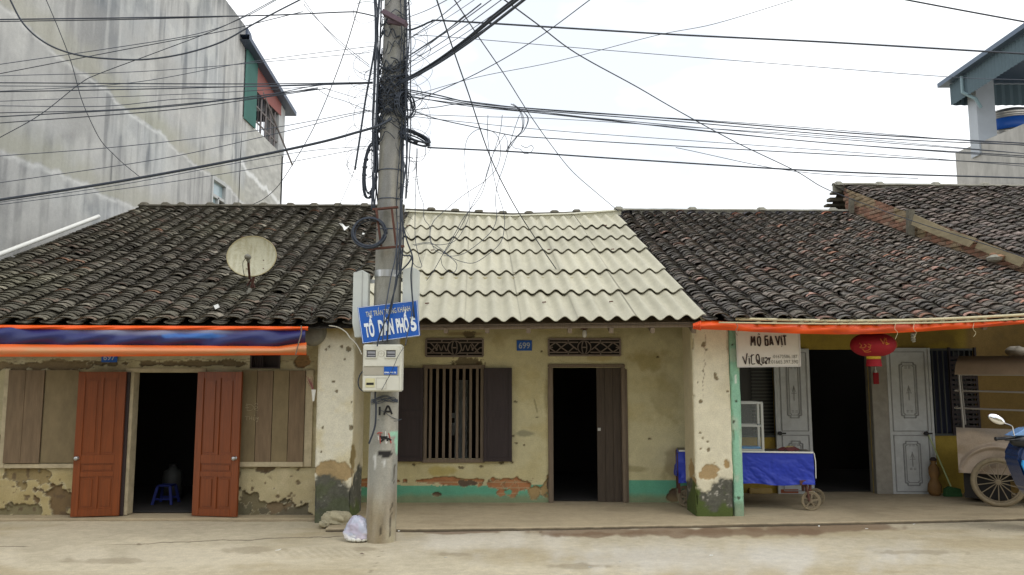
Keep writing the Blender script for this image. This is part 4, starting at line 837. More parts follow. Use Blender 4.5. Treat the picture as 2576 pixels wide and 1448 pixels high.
# ===== utility pole =====
PC = Vector(((967-1288)/2000*8.62*1.02-.0, 8.80, 0))
UP = thing('utility_pole', 'round grey concrete utility pole with graffiti marks standing at the kerb', 'pole', PC)
n_ = 48; zs = np.arange(-.03, 7.6, .025); A, Z = np.meshgrid(np.linspace(0, 2*math.pi, n_+1), zs)
R_ = .162-.0055*Z; lean = .012*Z*0+.010*Z; Xc = PC.x+lean
P = np.stack([Xc+R_*np.cos(A), PC.y+R_*np.sin(A), Z], -1); px, py = proj(P); arc = A*.15
c = np.ones(P.shape)*lin(148, 148, 140)*(.78+.22*fbm(arc*8, Z*1.5, 700, 5)+.14*fbm(arc*3, Z*6, 701, 3))[..., None]
c = mixc(c, lin(176, 164, 130), .7*ss(.75, .1, Z+.5*(fbm(arc*6, Z*3, 702)-.5))); c = mixc(c, lin(110, 110, 100), .5*ss(.55, .75, fbm(arc*12, Z*2.2, 703, 5)))
c = mixc(c, lin(118, 100, 72), .55*ss(.45, .65, fbm(arc*7, Z*2.5, 704, 4))*ss(.7, .3, Z)); c = mixc(c, lin(190, 184, 170), .35*ss(.52, .7, fbm(arc*5, Z*.8, 705)))
c = mixc(c, lin(120, 122, 126), .5*ss(2.6, 3.4, Z)*ss(.4, .6, fbm(arc*9, Z*1.2, 707)))
fr = P[..., 1] < PC.y
for (x, y0, y1, s_) in ((962, 1300, 1345, 1), (986, 1265, 1350, 2), (994, 1170, 1215, 3)):
    m = ss(2.4, .8, np.abs(px-x-5*(fbm(py*.05, py*0, s_)-.5)*2+(py-y0)*.06))*(py > y0)*(py < y1)*fr; c = mixc(c, lin(60, 52, 40), m*.9)
c = mixc(c, lin(150, 204, 176), .85*(ss(0, .1, blob(px, py, 992, 1092, 14, 8, .4, .1, 6))+ss(0, .1, blob(px, py, 998, 1115, 5, 30, .3, .1, 7))).clip(0, 1)*fr)
c = mixc(c, lin(36, 34, 34), (ss(0, .08, blob(px, py, 969, 1142, 21, 9, .35, .1, 5))*fr))
c = mixc(c, lin(206, 208, 206), (.8*ss(0, .4, blob(px, py, 944, 1160, 4, 24, .5, .1, 15))*fr)); c = mixc(c, lin(206, 208, 206), (.8*ss(0, .4, blob(px, py, 966, 1165, 4, 12, .5, .1, 16))*fr))
rr0 = .004*(fbm(arc*9, Z*3, 708)-.5); P[..., 0] += rr0*np.cos(A); P[..., 1] += rr0*np.sin(A)
for zz in (2.95, 4.0, 5.0): pass
grid('shaft', P, c, CONC, UP)
def onpole(px_, py_, lift=.004):
    r = ray(px_, py_); z = CAMZ
    for _ in range(6):
        xc = PC.x+.010*z; R = .162-.0055*z+lift; ox, oy = -xc, -PC.y; A2 = r.x**2+r.y**2; B2 = 2*(ox*r.x+oy*r.y); C2 = ox*ox+oy*oy-R*R; D = max(B2*B2-4*A2*C2, 0)
        t = (-B2-math.sqrt(D))/(2*A2); z = CAMZ+r.z*t
    return Vector((r.x*t, r.y*t, z))
def ps(strokes, m, name, w=.02):
    b = MB()
    for st in strokes: b.tube([onpole(*p) for p in smooth_path([(x, y, 0) for x, y in st], 5) for p in [(p[0], p[1])]], w/2, 6)
    return b.build(name, m, UP)
ps([[(955, 1024), (955, 1045)], [(966, 1044), (976, 1022), (986, 1042)], [(969, 1036), (983, 1036)]], PAINTB, 'lettering', .022)
ps([[(949, 1092), (954, 1089), (962, 1090)], [(956, 1092), (957, 1116)], [(978, 1090), (984, 1116)]], mat('red_marking', tuple(lin(178, 84, 78)), .8), 'painted_mark', .012)
ps([[(957, 1097), (962, 1104), (976, 1104), (984, 1108)], [(958, 1111), (965, 1107)], [(972, 1098), (975, 1110)], [(960, 1100), (975, 1100)]], PAINTB, 'painted_mark', .02)
ps([[(951, 1097), (953, 1108)], [(970, 1086), (971, 1118)], [(976, 1096), (973, 1116)]], mat('white_marking', tuple(lin(214, 214, 210)), .8), 'painted_mark', .01)
# steel straps and bracket
def ringat(z, r, m, h=.03, name='strap', parent=UP, tilt=0):
    R = .162-.0055*z+.004; xc = PC.x+.010*z; b = MB(); b.lathe((xc, PC.y, z), [(R, -h/2), (R+r, -h/2), (R+r, h/2), (R, h/2)], 32); return b.build(name, m, parent)
zz = lambda y: onpole(975, y).z
ringat(zz(684), .004, STEEL, .05); ringat(zz(692), .003, STEEL, .03)
for y in (425, 498, 575): ringat(zz(y), .002, CABLE2, .01)
b = MB(); yb = PC.y-.2
b.bar(W(938, 528, yb), W(1002, 522, yb), .05, .02); b.bar(W(925, 628, yb-.02), W(1017, 620, yb-.02), .05, .02); b.bar(W(947, 528, yb-.03), W(959, 620, yb-.03), .05, .02, up=(1, 0, 0)); b.bar(W(986, 528, yb-.03), W(996, 616, yb-.03), .045, .02, up=(1, 0, 0)); b.build('steel_bracket', RUST, UP)
b = MB(); b.bar(W(965, 32, PC.y-.2), W(1022, 62, PC.y-.25), .1, .05); b.bar(W(975, 55, PC.y-.2), W(1008, 62, PC.y-.2), .04, .03); b.build('cross_arm', mat('old_timber', tuple(lin(96, 80, 90)), .8, var=.2, vscale=10), UP)
# cable boxes
GB = mat('grey_box_paint', tuple(lin(196, 202, 198)), .5, var=.07, vscale=5)
def cbox(label, x0, x1, y0, y1, side, Y):
    r = rectpx(x0, x1, y0, y1, Y); t = thing('cable_box', label, 'box', (r[0], Y, r[2]), 'tall grey boxes strapped to the utility pole'); w_ = r[1]-r[0]
    b = MB(); z0, z1 = r[2], r[3]; poly = [(r[0]+w_*.2, Y, z0), (r[1], Y, z0+.02), (r[1], Y, z1-.02), (r[0]+w_*.6, Y, z1+.02), (r[0], Y, z1-.01), (r[0], Y, z0+.16)]
    b.prism(poly, (0, .13, 0)); o = b.build('casing', GB, t, bevel=.004); b = MB(); b.bar((r[0]+w_*.62, Y-.003, z0+.02), (r[0]+w_*.62, Y-.003, z1), .006, .006, up=(1, 0, 0)); b.build('seam', GREY, t)
    b = MB(); zc = (z0+z1)/2+.25; xx = r[1] if side > 0 else r[0]; b.box((xx-.02, Y+.13, zc), (xx+side*.1, Y+.16, zc+.04)); b.box((xx-.02, Y+.13, zc-.4), (xx+side*.1, Y+.16, zc-.36)); b.build('bracket', STEEL, t)
cbox('tall grey metal cable box on the left side of the pole, behind the blue sign', 887, 925, 684, 850, 1, PC.y-.16)
cbox('tall grey metal cable box on the right side of the pole, wrapped in loose wires', 1012, 1052, 676, 850, -1, PC.y-.1)
# street sign
Ys = PC.y-.27
TLs, TRs, BRs, BLs = W(899, 774, Ys), W(1050, 756, Ys-.01), W(1057, 845, Ys-.03), W(912, 865, Ys-.02)
sg = thing('street_sign', 'tilted blue enamel street sign with white lettering tied to the pole', 'sign', (TLs+BRs)/2)
b = MB(); b.prism([BLs, BRs, TRs, TLs], (0, .006, 0)); pn = b.build('panel', BLUEP, sg)
b = MB(); Wm = mat('white_lettering', tuple(lin(224, 232, 238)), .5)
cn = [BLs.lerp(TRs, .012), BRs.lerp(TLs, .012), TRs.lerp(BLs, .012), TLs.lerp(BRs, .012)]
for i in range(4): b.bar(cn[i]-Vector((0, .002, 0)), cn[(i+1) % 4]-Vector((0, .002, 0)), .004, .004)
b.build('border', Wm, sg)
U_ = (BRs-BLs); Vv_ = (TLs-BLs); wS = U_.length; hS = Vv_.length
def sgt(s, u0, u1, v0, v1, m, thick): text(s, BLs+U_*u0+Vv_*v0+Vector((0, -.003, 0)), U_, Vv_, wS*(u1-u0), hS*(v1-v0), m, sg, thick=thick)
sgt('THỊ TRẤN TRÙNG KHÁNH', .13, .90, .66, .93, mat('gold_lettering', tuple(lin(206, 206, 176)), .5), .0)
sgt('TỔ', .07, .235, .14, .74, Wm, .05); sgt('DÂN', .315, .57, .14, .68, Wm, .05); sgt('PHỐ', .62, .835, .14, .76, Wm, .05); sgt('5', .865, .965, .14, .54, Wm, .05)
# meter box
Ym = PC.y-.32; r = rectpx(912, 1010, 867, 986, Ym); MBX = mat('meter_plastic', tuple(lin(208, 208, 196)), .5, var=.06, vscale=8); MBD = mat('meter_plastic_grey', tuple(lin(166, 162, 148)), .6, var=.06, vscale=8)
mb = thing('meter_box', 'cream plastic electricity meter box with two small windows on the pole', 'meter box', (r[0], Ym, r[2]))
w_ = r[1]-r[0]; h_ = r[3]-r[2]; Q = lambda u, v, d=0: Vector((r[0]+w_*u, Ym-d, r[2]+h_*v))
b = MB(); b.box(Q(0, 0), (r[1], Ym+.17, r[3])); b.build('casing', MBX, mb, bevel=.012, seg=3)
b = MB(); b.box(Q(.02, .53, .0), Q(.95, .97, .015)); b.build('lid', MBX, mb, bevel=.006); b = MB(); b.box(Q(.02, .345), Q(.94, .525, .008)); b.build('label_strip', MBD, mb, bevel=.003); b = MB(); b.box(Q(.02, .02), Q(.95, .335, .015)); b.build('lower_lid', MBX, mb, bevel=.005)
for u in (.07, .575):
    b = MB(); 
    for a0_, a1_ in (((u, .70), (u+.31, .725)), ((u, .875), (u+.31, .90)), ((u, .725), (u+.035, .875)), ((u+.275, .725), (u+.31, .875))): b.box(Q(*a0_, .015), Q(*a1_, .026))
    o = b.build('meter_window', MBX, mb, bevel=.003); b = MB(); b.box(Q(u+.035, .725, .0152), Q(u+.275, .875, .017)); b.build('pane', mat('meter_dark', tuple(lin(70, 70, 74)), .3), o)
    b = MB(); b.box(Q(u+.06, .80, .017), Q(u+.26, .85, .019)); b.box(Q(u+.06, .745, .017), Q(u+.26, .775, .019)); b.build('meter_dial', mat('dial_grey', tuple(lin(140, 142, 148)), .6), o)
b = MB(); b.tube([Q(.48, .80, .016)+Vector((.032*math.cos(a*.3927), 0, .032*math.sin(a*.3927))) for a in range(17)], .002, 4, False); b.bar(Q(.42, .80, .016), Q(.54, .80, .016), .002); b.bar(Q(.48, .76, .016), Q(.48, .84, .016), .002); b.build('dial_mark', MBD, mb)
b = MB(); b.box(Q(.555, .36, .008), Q(.9, .53, .011)); st_ = b.build('sticker', BLUEP, mb)
text('0944. 09. 05.', Q(.57, .385, .0115), (1, 0, 0), (0, 0, 1), w_*.31, h_*.035, Wm, st_, thick=.03)
b = MB(); b.box(Q(.09, .09, .015), Q(.33, .28, .02)); o = b.build('fuse_cover', mat('cream_plastic', tuple(lin(206, 202, 162)), .5), mb, bevel=.003); b = MB(); b.box(Q(.115, .14, .02), Q(.305, .19, .022)); b.build('slot', PAINTB, o)
b = MB()
for p, q in (((.37, .06), (.62, .06)), ((.62, .06), (.62, .29)), ((.62, .29), (.37, .29)), ((.37, .29), (.37, .06))): b.bar(Q(*p, .016), Q(*q, .016), .003)
b.build('panel_outline', MBD, mb)
# ===== overhead cables =====
def cable(label, pts, r, Y0, Y1=None, group=None, m=CABLE, n=7, name='overhead_cable', sides=5):
    Y1 = Y0 if Y1 is None else Y1; k = len(pts)
    P3 = [W(p[0], p[1], (p[2] if len(p) > 2 else Y0+(Y1-Y0)*i/(k-1))) for i, p in enumerate(pts)]
    sp = smooth_path(P3, n); out = lambda p: p[0] <= -5 or p[0] >= 2585 or p[1] <= -2
    if out(pts[0]): d = (sp[0]-sp[1]).normalized(); sp = [sp[0]+d*5]+sp
    if out(pts[-1]): d = (sp[-1]-sp[-2]).normalized(); sp = sp+[sp[-1]+d*5]
    b = MB(); b.tube(sp, r, sides); o = b.build(name, m, None, True); meta(o, label, 'cable', group); return o
gL = 'thin cables running left from the pole'; lL = 'thin dark cable strung from the pole to the left across the tall grey building'
YP = PC.y
L_ = [([(-10, 50), (300, 46), (650, 40), (870, 31), (905, 33), (945, 42)], .008), ([(-10, 55), (300, 50), (560, 43)], .006),
 ([(-10, 164), (300, 119), (500, 85), (612, 45), (700, -2)], .0045), ([(-10, 188), (300, 128), (560, 79), (680, 50), (762, 30)], .005),
 ([(-10, 192), (400, 178), (930, 133)], .004), ([(-10, 231), (330, 209), (620, 158), (895, 122), (940, 118)], .004),
 ([(-10, 209), (600, 212), (938, 208)], .0065), ([(-10, 217), (600, 219), (938, 211)], .0045), ([(-10, 232), (400, 224), (800, 213), (938, 207)], .0065),
 ([(-10, 256), (500, 236), (740, 222), (800, 216)], .004), ([(-10, 267), (260, 268), (450, 250), (620, 249), (800, 221)], .0045),
 ([(-10, 285), (300, 276), (640, 243), (800, 216), (938, 209)], .0055), ([(-10, 295), (400, 271), (640, 243), (800, 224)], .0065), ([(-10, 311), (400, 280), (620, 252), (800, 226), (830, 226)], .0055),
 ([(-10, 394), (300, 370), (640, 330), (900, 283), (940, 278)], .0045), ([(-10, 462), (400, 401), (660, 345), (900, 287), (940, 282)], .0045),
 ([(-10, 511), (300, 466), (600, 410), (780, 380), (930, 368), (965, 360)], .004), ([(-10, 517), (350, 470), (640, 425), (900, 376)], .004),
 ([(800, 226), (830, 244), (870, 256), (940, 285)], .0038), ([(810, 221), (860, 236), (900, 248)], .0034), ([(760, -5), (800, 50), (860, 115), (930, 170)], .0038), ([(765, 10), (775, 25), (850, 100), (930, 165)], .0038)]
for pts, r in L_: cable(lL, pts, r, YP-.25+random.uniform(-.15, .35), YP+random.uniform(-.15, .15), gL, CABLE2 if r < .005 else CABLE)
cable('thick black sagging cable looping across the top left in front of the grey building', [(20, -10), (60, 62), (120, 112), (200, 140), (300, 150), (380, 149), (470, 134), (560, 105), (640, 60), (700, 28), (765, -5)], .009, 7.5, 8.5)
cable('thin cable crossing diagonally from the left edge up over the grey building', [(-10, 352), (100, 290), (200, 212), (250, 186), (400, 130), (560, 68), (700, -5)], .0045, 8.3)
cable('thin cable hanging steeply down the face of the grey building to the tiled roof', [(112, -10), (150, 80), (180, 160), (205, 250), (235, 320), (258, 360), (285, 388), (310, 412), (352, 446)], .005, 9.3, 11)
cable('heavy black cable bundle rising from the left edge to the pole', [(-10, 505), (300, 457), (600, 402), (800, 360), (900, 333), (950, 318), (985, 300)], .015, YP-.6, YP-.2, None, CABLE, 8, sides=8)
cable('thin cable dropping from the top past the pole to the left roof ridge', [(908, -5), (870, 120), (830, 228), (790, 320), (745, 400), (700, 468), (665, 500), (636, 515)], .006, 8.5, 14.6)
cable('thick severed cable end hanging left of the pole', [(952, 40), (940, 140), (920, 250), (905, 350), (893, 428)], .012, YP-.1)
cable('thin drop wire hanging below the severed cable to the left roof', [(896, 415), (875, 470), (852, 520)], .003, YP-.05, 9.6)
lR = 'thin dark cable strung from the pole to the right above the roofs'; gR = 'thin cables running right from the pole'
R_ = [([(1020, 225), (1100, 240), (1180, 258), (1300, 271), (1700, 300), (2200, 340), (2590, 362)], .008), ([(1025, 230), (1180, 262), (1300, 275), (1700, 306), (2200, 348), (2590, 366)], .0065),
 ([(1020, 236), (1180, 256), (1400, 280), (1900, 312), (2590, 368)], .0045), ([(1020, 240), (1180, 268), (1500, 298), (1900, 334), (2590, 388)], .005), ([(1020, 244), (1160, 262), (1400, 290), (1700, 322), (2100, 362), (2590, 394)], .0065),
 ([(1020, 280), (1100, 270), (1175, 264), (1400, 287), (1800, 334), (2200, 370), (2590, 398)], .005), ([(1025, 288), (1200, 294), (1400, 300), (1750, 322), (2100, 345), (2590, 388)], .004), ([(1025, 292), (1150, 306), (1400, 330), (1700, 352), (2200, 388), (2590, 420)], .004),
 ([(1025, 275), (1100, 300), (1200, 322), (1280, 340), (1340, 346), (1700, 368), (2300, 400), (2590, 414)], .006), ([(1075, 372), (1300, 383), (1600, 403), (2100, 433), (2590, 449)], .0095),
 ([(1040, 88), (1180, 98), (1500, 125), (2000, 165), (2400, 195), (2590, 202)], .004), ([(1700, 372), (2000, 432), (2310, 450)], .004)]
for pts, r in R_: cable(lR, pts, r, YP-.05+random.uniform(-.15, .15), YP+random.uniform(-.3, .3), gR, CABLE2 if r < .005 else CABLE)
cable('heavy black cable crossing the upper right above the white sky', [(1005, 68), (1030, 76), (1060, 66), (1085, 55), (1120, 53), (1400, 70), (1700, 88), (2100, 108), (2590, 137)], .011, YP, YP-.3)
cable('short cable arc crossing the top right corner', [(2215, -12), (2400, 23), (2590, 58)], .009, 8)
cable('long black cable slanting down across the sky and over the far right roof', [(1255, -10), (1350, 60), (1450, 135), (1600, 218), (1700, 276), (1850, 358), (2000, 430), (2070, 472), (2150, 505)], .007, 6.8, 13.2)
cable('thin wire following the far right gable roof downwards', [(2150, 505, 13.2), (2300, 558, 12), (2450, 606, 11), (2590, 652, 10)], .006, 12)
cable('cable slanting from the top of the sky to the pole, crossing the heavy bundle', [(1495, -8), (1350, 98), (1200, 185), (1030, 262)], .005, 7.5, YP)
cable('fine wire curving from the far top right down to the pole', [(2010, -4), (1800, 60), (1650, 90), (1400, 155), (1200, 195), (1035, 242)], .0035, 7.8, YP)
for i, (dx, dy) in enumerate(((0, 0), (6, 7), (-3, -5), (3, 11))):
    cable('haze-tinted black strand of the thick bundle climbing from the pole to the upper right', [(1005, 208+dy*.4), (1050, 185+dy*.5), (1110, 148+dy*.7), (1180, 97+dy), (1240, 48+dy+dx), (1322, -16+dy+dx)], .013 if i < 2 else .009, YP-.1, 6.2-.1*i, 'strands of the thick cable bundle', CABLE, 8, sides=6)
for (a, b_, r) in (((1012, 152), (1250, -10), .005), ((1012, 160), (1170, 38), .004), ((1015, 168), (1270, -6), .0045), ((1018, 178), (1300, -4), .0035), ((1015, 150), (1210, 10), .0065), ((1020, 215), (1330, -10), .0035), ((1005, 52), (1140, -8), .004), ((1008, 112), (1170, -8), .0045), ((1025, 100), (1200, -4), .003)):
    mid = ((a[0]+b_[0])/2, (a[1]+b_[1])/2+5); cable('thin wire fanning out from the pole towards the top of the sky', [a, mid, b_], r, YP, 6.8, 'wires fanning up from the pole', CABLE2)
cable('black cable coming down from the sky onto the pale corrugated roof', [(1096, -8), (1140, 125), (1180, 240), (1232, 392), (1290, 510), (1350, 605), (1405, 686)], .007, 6.5, 11.6)
cable('second black cable slanting down to the ridge of the right tiled roof', [(1138, -8), (1205, 95), (1270, 190), (1330, 285), (1390, 370), (1440, 432), (1500, 485), (1556, 532)], .006, 6.5, 14.6)
t_ = lambda x, y: (x/3.458+991.8, y/3.458+289.8)
loops = [[(815, 0), (812, 180), (840, 400), (890, 640), (945, 820), (960, 940), (930, 1100), (820, 1210), (700, 1285), (600, 1280), (500, 1240), (400, 1160), (300, 1110), (160, 1130)],
 [(940, 0), (920, 150), (860, 340), (800, 520), (790, 600), (740, 720), (600, 900), (540, 1010), (430, 1200), (340, 1360), (280, 1440)],
 [(1090, 0), (1030, 170), (960, 420), (900, 600), (880, 750), (890, 900), (830, 1030), (650, 1180), (540, 1225), (430, 1225)],
 [(960, 170), (860, 340), (800, 540), (700, 740), (570, 990), (470, 1150), (420, 1220)],
 [(770, 590), (600, 700), (430, 840), (340, 930), (310, 1040), (350, 1170), (420, 1210)],
 [(770, 590), (880, 480), (925, 330), (900, 190), (820, 130), (720, 130), (640, 200), (610, 330), (610, 440), (640, 650), (655, 850), (600, 1000), (520, 1100), (400, 1130), (270, 1120), (170, 1140)],
 [(195, 290), (190, 450), (185, 700), (180, 1000), (190, 1130), (220, 1250), (240, 1320), (180, 1310), (130, 1210)],
 [(205, 290), (195, 500), (220, 680), (255, 780), (260, 900), (310, 980), (320, 1120), (450, 1210), (540, 1290), (530, 1360), (480, 1370), (420, 1310), (405, 1240)],
 [(270, 280), (270, 350), (230, 400), (170, 405), (120, 380)], [(130, 400), (175, 420), (175, 470), (140, 490)],
 [(960, 170), (985, 230), (985, 290)], [(1010, 250), (1050, 290), (1100, 300), (1130, 335), (1180, 330), (1210, 290), (1190, 265), (1150, 285), (1100, 265)]]
for i, L2 in enumerate(loops):
    cable('fine loose wire looping down in front of the sky and pale corrugated roof', [t_(*p) for p in L2], .0036, YP+.2, YP-.1, 'loose wire loops right of the pole', CABLE2, 5, 'loose_wire', 4)
for i in range(7):
    o_ = random.uniform(-4, 4); cable('knotted strand of the tangled wire drop between the cable bundle and the lower right cable', [(1288+o_, 262), (1310+o_*2, 278+o_), (1322+o_*2.5, 300), (1316+o_, 328), (1300+o_*.4, 345), (1285+o_, 365), (1275+o_*.5, 380)], .003, YP-.1, YP, 'knotted wire drop', CABLE2, 6, 'loose_wire', 4)
# cables riding down the pole
gV = 'vertical cables strapped to the pole'
def run(xs, ys, r, dy, lab): cable(lab, [(x, y, YP+dy) for x, y in zip(xs, ys)], r, YP, None, gV, CABLE if random.random() < .7 else CABLE2, 7, 'pole_cable', 6)
for i, (b0, r) in enumerate(((937, .011), (941, .008), (945, .006), (948, .009), (934, .006), (951, .005), (939, .006), (943, .009))):
    ys = [-12, 90, 180, 300, 400, 470, 520+random.randint(-8, 12)]; run([b0+8-y*.015+random.uniform(-4, 4)-(3 if 200 < y < 330 else 0) for y in ys], ys, r, -.02+random.uniform(-.14, .1), 'vertical cable running down the left side of the pole')
for i, (b0, r) in enumerate(((1006, .009), (1010, .006), (1014, .005), (1018, .01), (1022, .008), (1004, .006), (1027, .007), (1012, .008))):
    ys = [-12, 90, 200, 300, 400, 500, 600, 690][:8 if i in (0, 3, 5, 7) else 6]; run([b0+4+random.uniform(-4, 4)-(4 if y > 450 else 0)+(0 if y < 300 else -(y-300)*.02) for y in ys], ys, r, -.02+random.uniform(-.14, .1), 'vertical cable running down the right side of the pole')
run([1014, 1015, 1010, 1022, 1036, 1038, 1034, 1042], [380, 460, 540, 600, 640, 660, 700, 800], .009, -.3, 'vertical cable running down the right side of the pole')
run([1010, 1008, 1004, 1012, 1034, 1028, 1003, 996, 985, 978, 974], [500, 560, 600, 640, 645, 662, 690, 720, 760, 800, 860], .009, -.34, 'vertical cable running down the right side of the pole')
run([1004, 999, 992, 986, 980, 968, 960, 951, 949], [620, 680, 730, 770, 790, 812, 830, 858, 872], .008, -.36, 'vertical cable running down the right side of the pole')
run([1000, 996, 985, 976, 968, 962], [560, 640, 690, 740, 790, 862], .007, -.37, 'vertical cable running down the right side of the pole')
run([1040, 1034, 1030, 1024, 1020], [760, 800, 820, 845, 870], .006, -.36, 'vertical cable running down the right side of the pole')
run([1015, 1000, 985, 960], [875, 900, 935, 982], .003, -.36, 'vertical cable running down the right side of the pole')
b = MB()
rnd = random.Random(5)
for i in range(125):
    z = rnd.gauss(4.95, .22) if rnd.random() < .72 else rnd.uniform(4.5, 6.4)
    if z < 3.0: continue
    xc = PC.x+.01*z; R = .162-.0055*z+rnd.uniform(.004, .035); a0 = rnd.uniform(3.0, 6.4); sp = rnd.uniform(1.5, 5); s_ = rnd.choice((-1, 1)); tl = rnd.uniform(-.35, .35); pts = []
    for k in range(9): a = a0+s_*sp*k/8; rr = R+.015*math.sin(k*2.1+i); pts.append((xc+rr*math.cos(a), PC.y+rr*math.sin(a), z+tl*k/8+.05*math.sin(k*1.7+i)))
    b.tube(smooth_path(pts, 2), rnd.choice((.004, .005, .006, .008)), 4)
for i in range(46):
    s_ = rnd.choice((-1, 1, 1)); z = rnd.choice((rnd.gauss(4.95, .35), rnd.uniform(3.6, 6.0))); xc = PC.x+s_*.15; R1 = rnd.uniform(.05, .2); R2 = R1*rnd.uniform(.5, 1.3); cxx = xc+s_*R1*.8; yy = PC.y+rnd.uniform(-.2, .1); ph = rnd.uniform(0, 6); fr_ = rnd.uniform(2.5, 6.3)
    b.tube([(cxx+R1*math.cos(ph+fr_*k/18), yy+.04*math.sin(k*.5+i), z+R2*math.sin(ph+fr_*k/18)) for k in range(19)], rnd.choice((.0018, .0025, .003)), 4)
for i in range(30):
    s_ = rnd.choice((-1, 1)); z = rnd.uniform(2.9, 5.4); p0 = Vector((PC.x+s_*.13, PC.y-.1, z)); d = Vector((s_*rnd.uniform(.05, .3), rnd.uniform(-.1, .1), rnd.uniform(-.25, .2)))
    b.tube(smooth_path([p0, p0+d*.5+Vector((0, 0, .04)), p0+d], 3), .0022, 4)
o = b.build('wire_tangle', CABLE, None); meta(o, 'dense dark tangle of loose wires wound around the upper pole', 'wire tangle', kind='stuff')
def coil(name, label, c, a1, a2, R1, R2, n, spread, r, m=CABLE):
    rnd = random.Random(len(label)); b = MB(); c = Vector(c); a1 = Vector(a1).normalized(); a2 = Vector(a2).normalized(); nn = a1.cross(a2); pts = []
    for k in range(n*28):
        t = 2*math.pi*k/28; j = int(k/28); rr = 1+spread*math.sin(j*2.4+.4*math.sin(t)); pts.append(c+a1*R1*rr*math.cos(t)+a2*R2*rr*math.sin(t)+nn*(.03*math.sin(j*1.9+t*.5)))
    b.tube(pts, r, 5); 
    for k in range(3): t = rnd.uniform(0, 6); p = c+a1*R1*math.cos(t)+a2*R2*math.sin(t); b.lathe(p, [(.025, -.012), (.03, 0), (.025, .012)], 8)
    o = b.build(name, m, None, True); meta(o, label, 'cable coil'); return o
cc = W(929, 586, YP-.27); coil('cable_coil', 'large round coil of black cable hanging on the rusty bracket, left front of the pole', cc, (1, 0, 0), (0, .15, 1), .175, .165, 9, .09, .0075)
cc = W(1042, 346, YP-.05); coil('cable_coil', 'tilted oval coil of black cable jutting right from the upper pole', cc, (.9, 0, -.42), (.25, .6, .45), .17, .09, 12, .16, .008)
cc = W(1020, 265, YP-.1); coil('cable_coil', 'narrow upright coil of cable hugging the right side of the pole beside the tangle', cc, (.4, .5, 0), (0, .1, 1), .13, .15, 4, .1, .008)
cc = W(932, 430, YP); coil('cable_coil', 'long drooping loop of black cable on the left side of the pole above the roofline', cc, (.5, .3, 0), (.05, .1, 1), .07, .3, 4, .14, .009)
# lower pole wires
cable('black cable loop bulging left of the meter box', [(925, 925), (908, 940), (901, 960), (905, 978), (920, 986), (940, 984), (950, 975)], .007, YP-.3, YP-.25, 'wires around the lower pole', name='pole_cable')
cable('dark frayed cable hanging down the left front of the lower pole', [(945, 982), (944, 1000), (946, 1020), (945, 1060), (940, 1085), (928, 1117)], .01, YP-.24, YP-.2, 'wires around the lower pole', name='pole_cable')
for i in range(9):
    pr = [onpole(935+random.uniform(-3, 4), 1014+random.uniform(-10, 8), .012), onpole(952, 1008+random.uniform(-10, 8), .015), onpole(972, 1004+random.uniform(-14, 10), .02), onpole(990, 1006+random.uniform(-8, 8), .015), onpole(1001, 1010+random.uniform(-4, 4), .01)]
    b = MB(); b.tube(smooth_path(pr, 5), .003, 4); o = b.build('binding_wire', CABLE2, None, True); meta(o, 'thin binding wire wrapped around the lower pole above the black 1 A marking', 'wire', 'binding wires on the lower pole')
b = MB(); b.tube(smooth_path([onpole(952, 1032, .01), onpole(965, 1036, .01), onpole(985, 1050, .01), onpole(1002, 1056, .02), W(1010, 1055, YP-.1), onpole(995, 1060, .01), onpole(950, 1057, .01)], 5), .003, 4); o = b.build('binding_wire', CABLE2, None, True); meta(o, 'thin wire looped across the pole below the black 1 A marking', 'wire')
cable('pale grey wire drooping from the left eave across the cream pillar to the meter box', [(828, 820), (850, 824), (870, 836), (880, 850), (893, 862), (902, 875), (910, 892)], .007, 9.4, YP-.3, None, mat('pale_wire', tuple(lin(180, 176, 160)), .6))
# ===== left awning =====
AW = thing('rolled_awning', 'rolled orange and blue tarpaulin awning tied under the left tiled eave', 'awning', W(400, 860, 9.4))
NV = mat('blue_tarp', vcol=True, rough=.38, bump=.3, bscale=7); OV = mat('orange_tarp_sheet', vcol=True, rough=.5, bump=.25, bscale=9)
def strip(name, ytop, ybot, Yf, colf, m, parent, xa, xb, nx=160, ny=14, seed=0):
    U, Vv = np.meshgrid(np.linspace(0, 1, nx), np.linspace(0, 1, ny)); P = np.zeros(U.shape+(3,))
    for i in range(ny):
        for j in range(nx):
            x = xa+(xb-xa)*U[i, j]; yt = ytop(x); yb2 = ybot(x); y = yt+(yb2-yt)*Vv[i, j]; P[i, j] = W(x, y, Yf(x, Vv[i, j]))
    return grid(name, P, colf(U, Vv, xa+(xb-xa)*U), m, parent)
it = lambda xs, ys: (lambda x: float(np.interp(x, xs, ys)))
bulge = lambda a, c: (lambda x, v: 9.42-a*math.sin(math.pi*min(max(v, 0), 1))*(1+.3*math.sin(x*.02))-c*.02*math.sin(x*.05+v*6))
strip('upper_edge', it([-60, 771], [818, 822]), it([-60, 100, 771], [831, 830, 832]), bulge(.03, .4), lambda U, V, x: np.ones(U.shape+(3,))*lin(236, 92, 16), OV, AW, -60, 775)
def bcol(U, V, x):
    c = np.ones(U.shape+(3,))*lin(34, 42, 100)*(.8+.4*fbm(x*.01, V*2, 51))[..., None]
    c = mixc(c, lin(160, 166, 180), .5*ss(.35, .05, V+.3*(fbm(x*.01, V*2, 52)-.5))*ss(140, 300, x)*ss(700, 500, x)); c = mixc(c, lin(50, 120, 200), .6*ss(0, .5, blob(x, V*40, 480, 14, 90, 8, .6, .03, 4))); return mixc(c, lin(40, 36, 66), .6*ss(.5, .7, fbm(x*.012, V*3, 53))*ss(.4, .8, V))
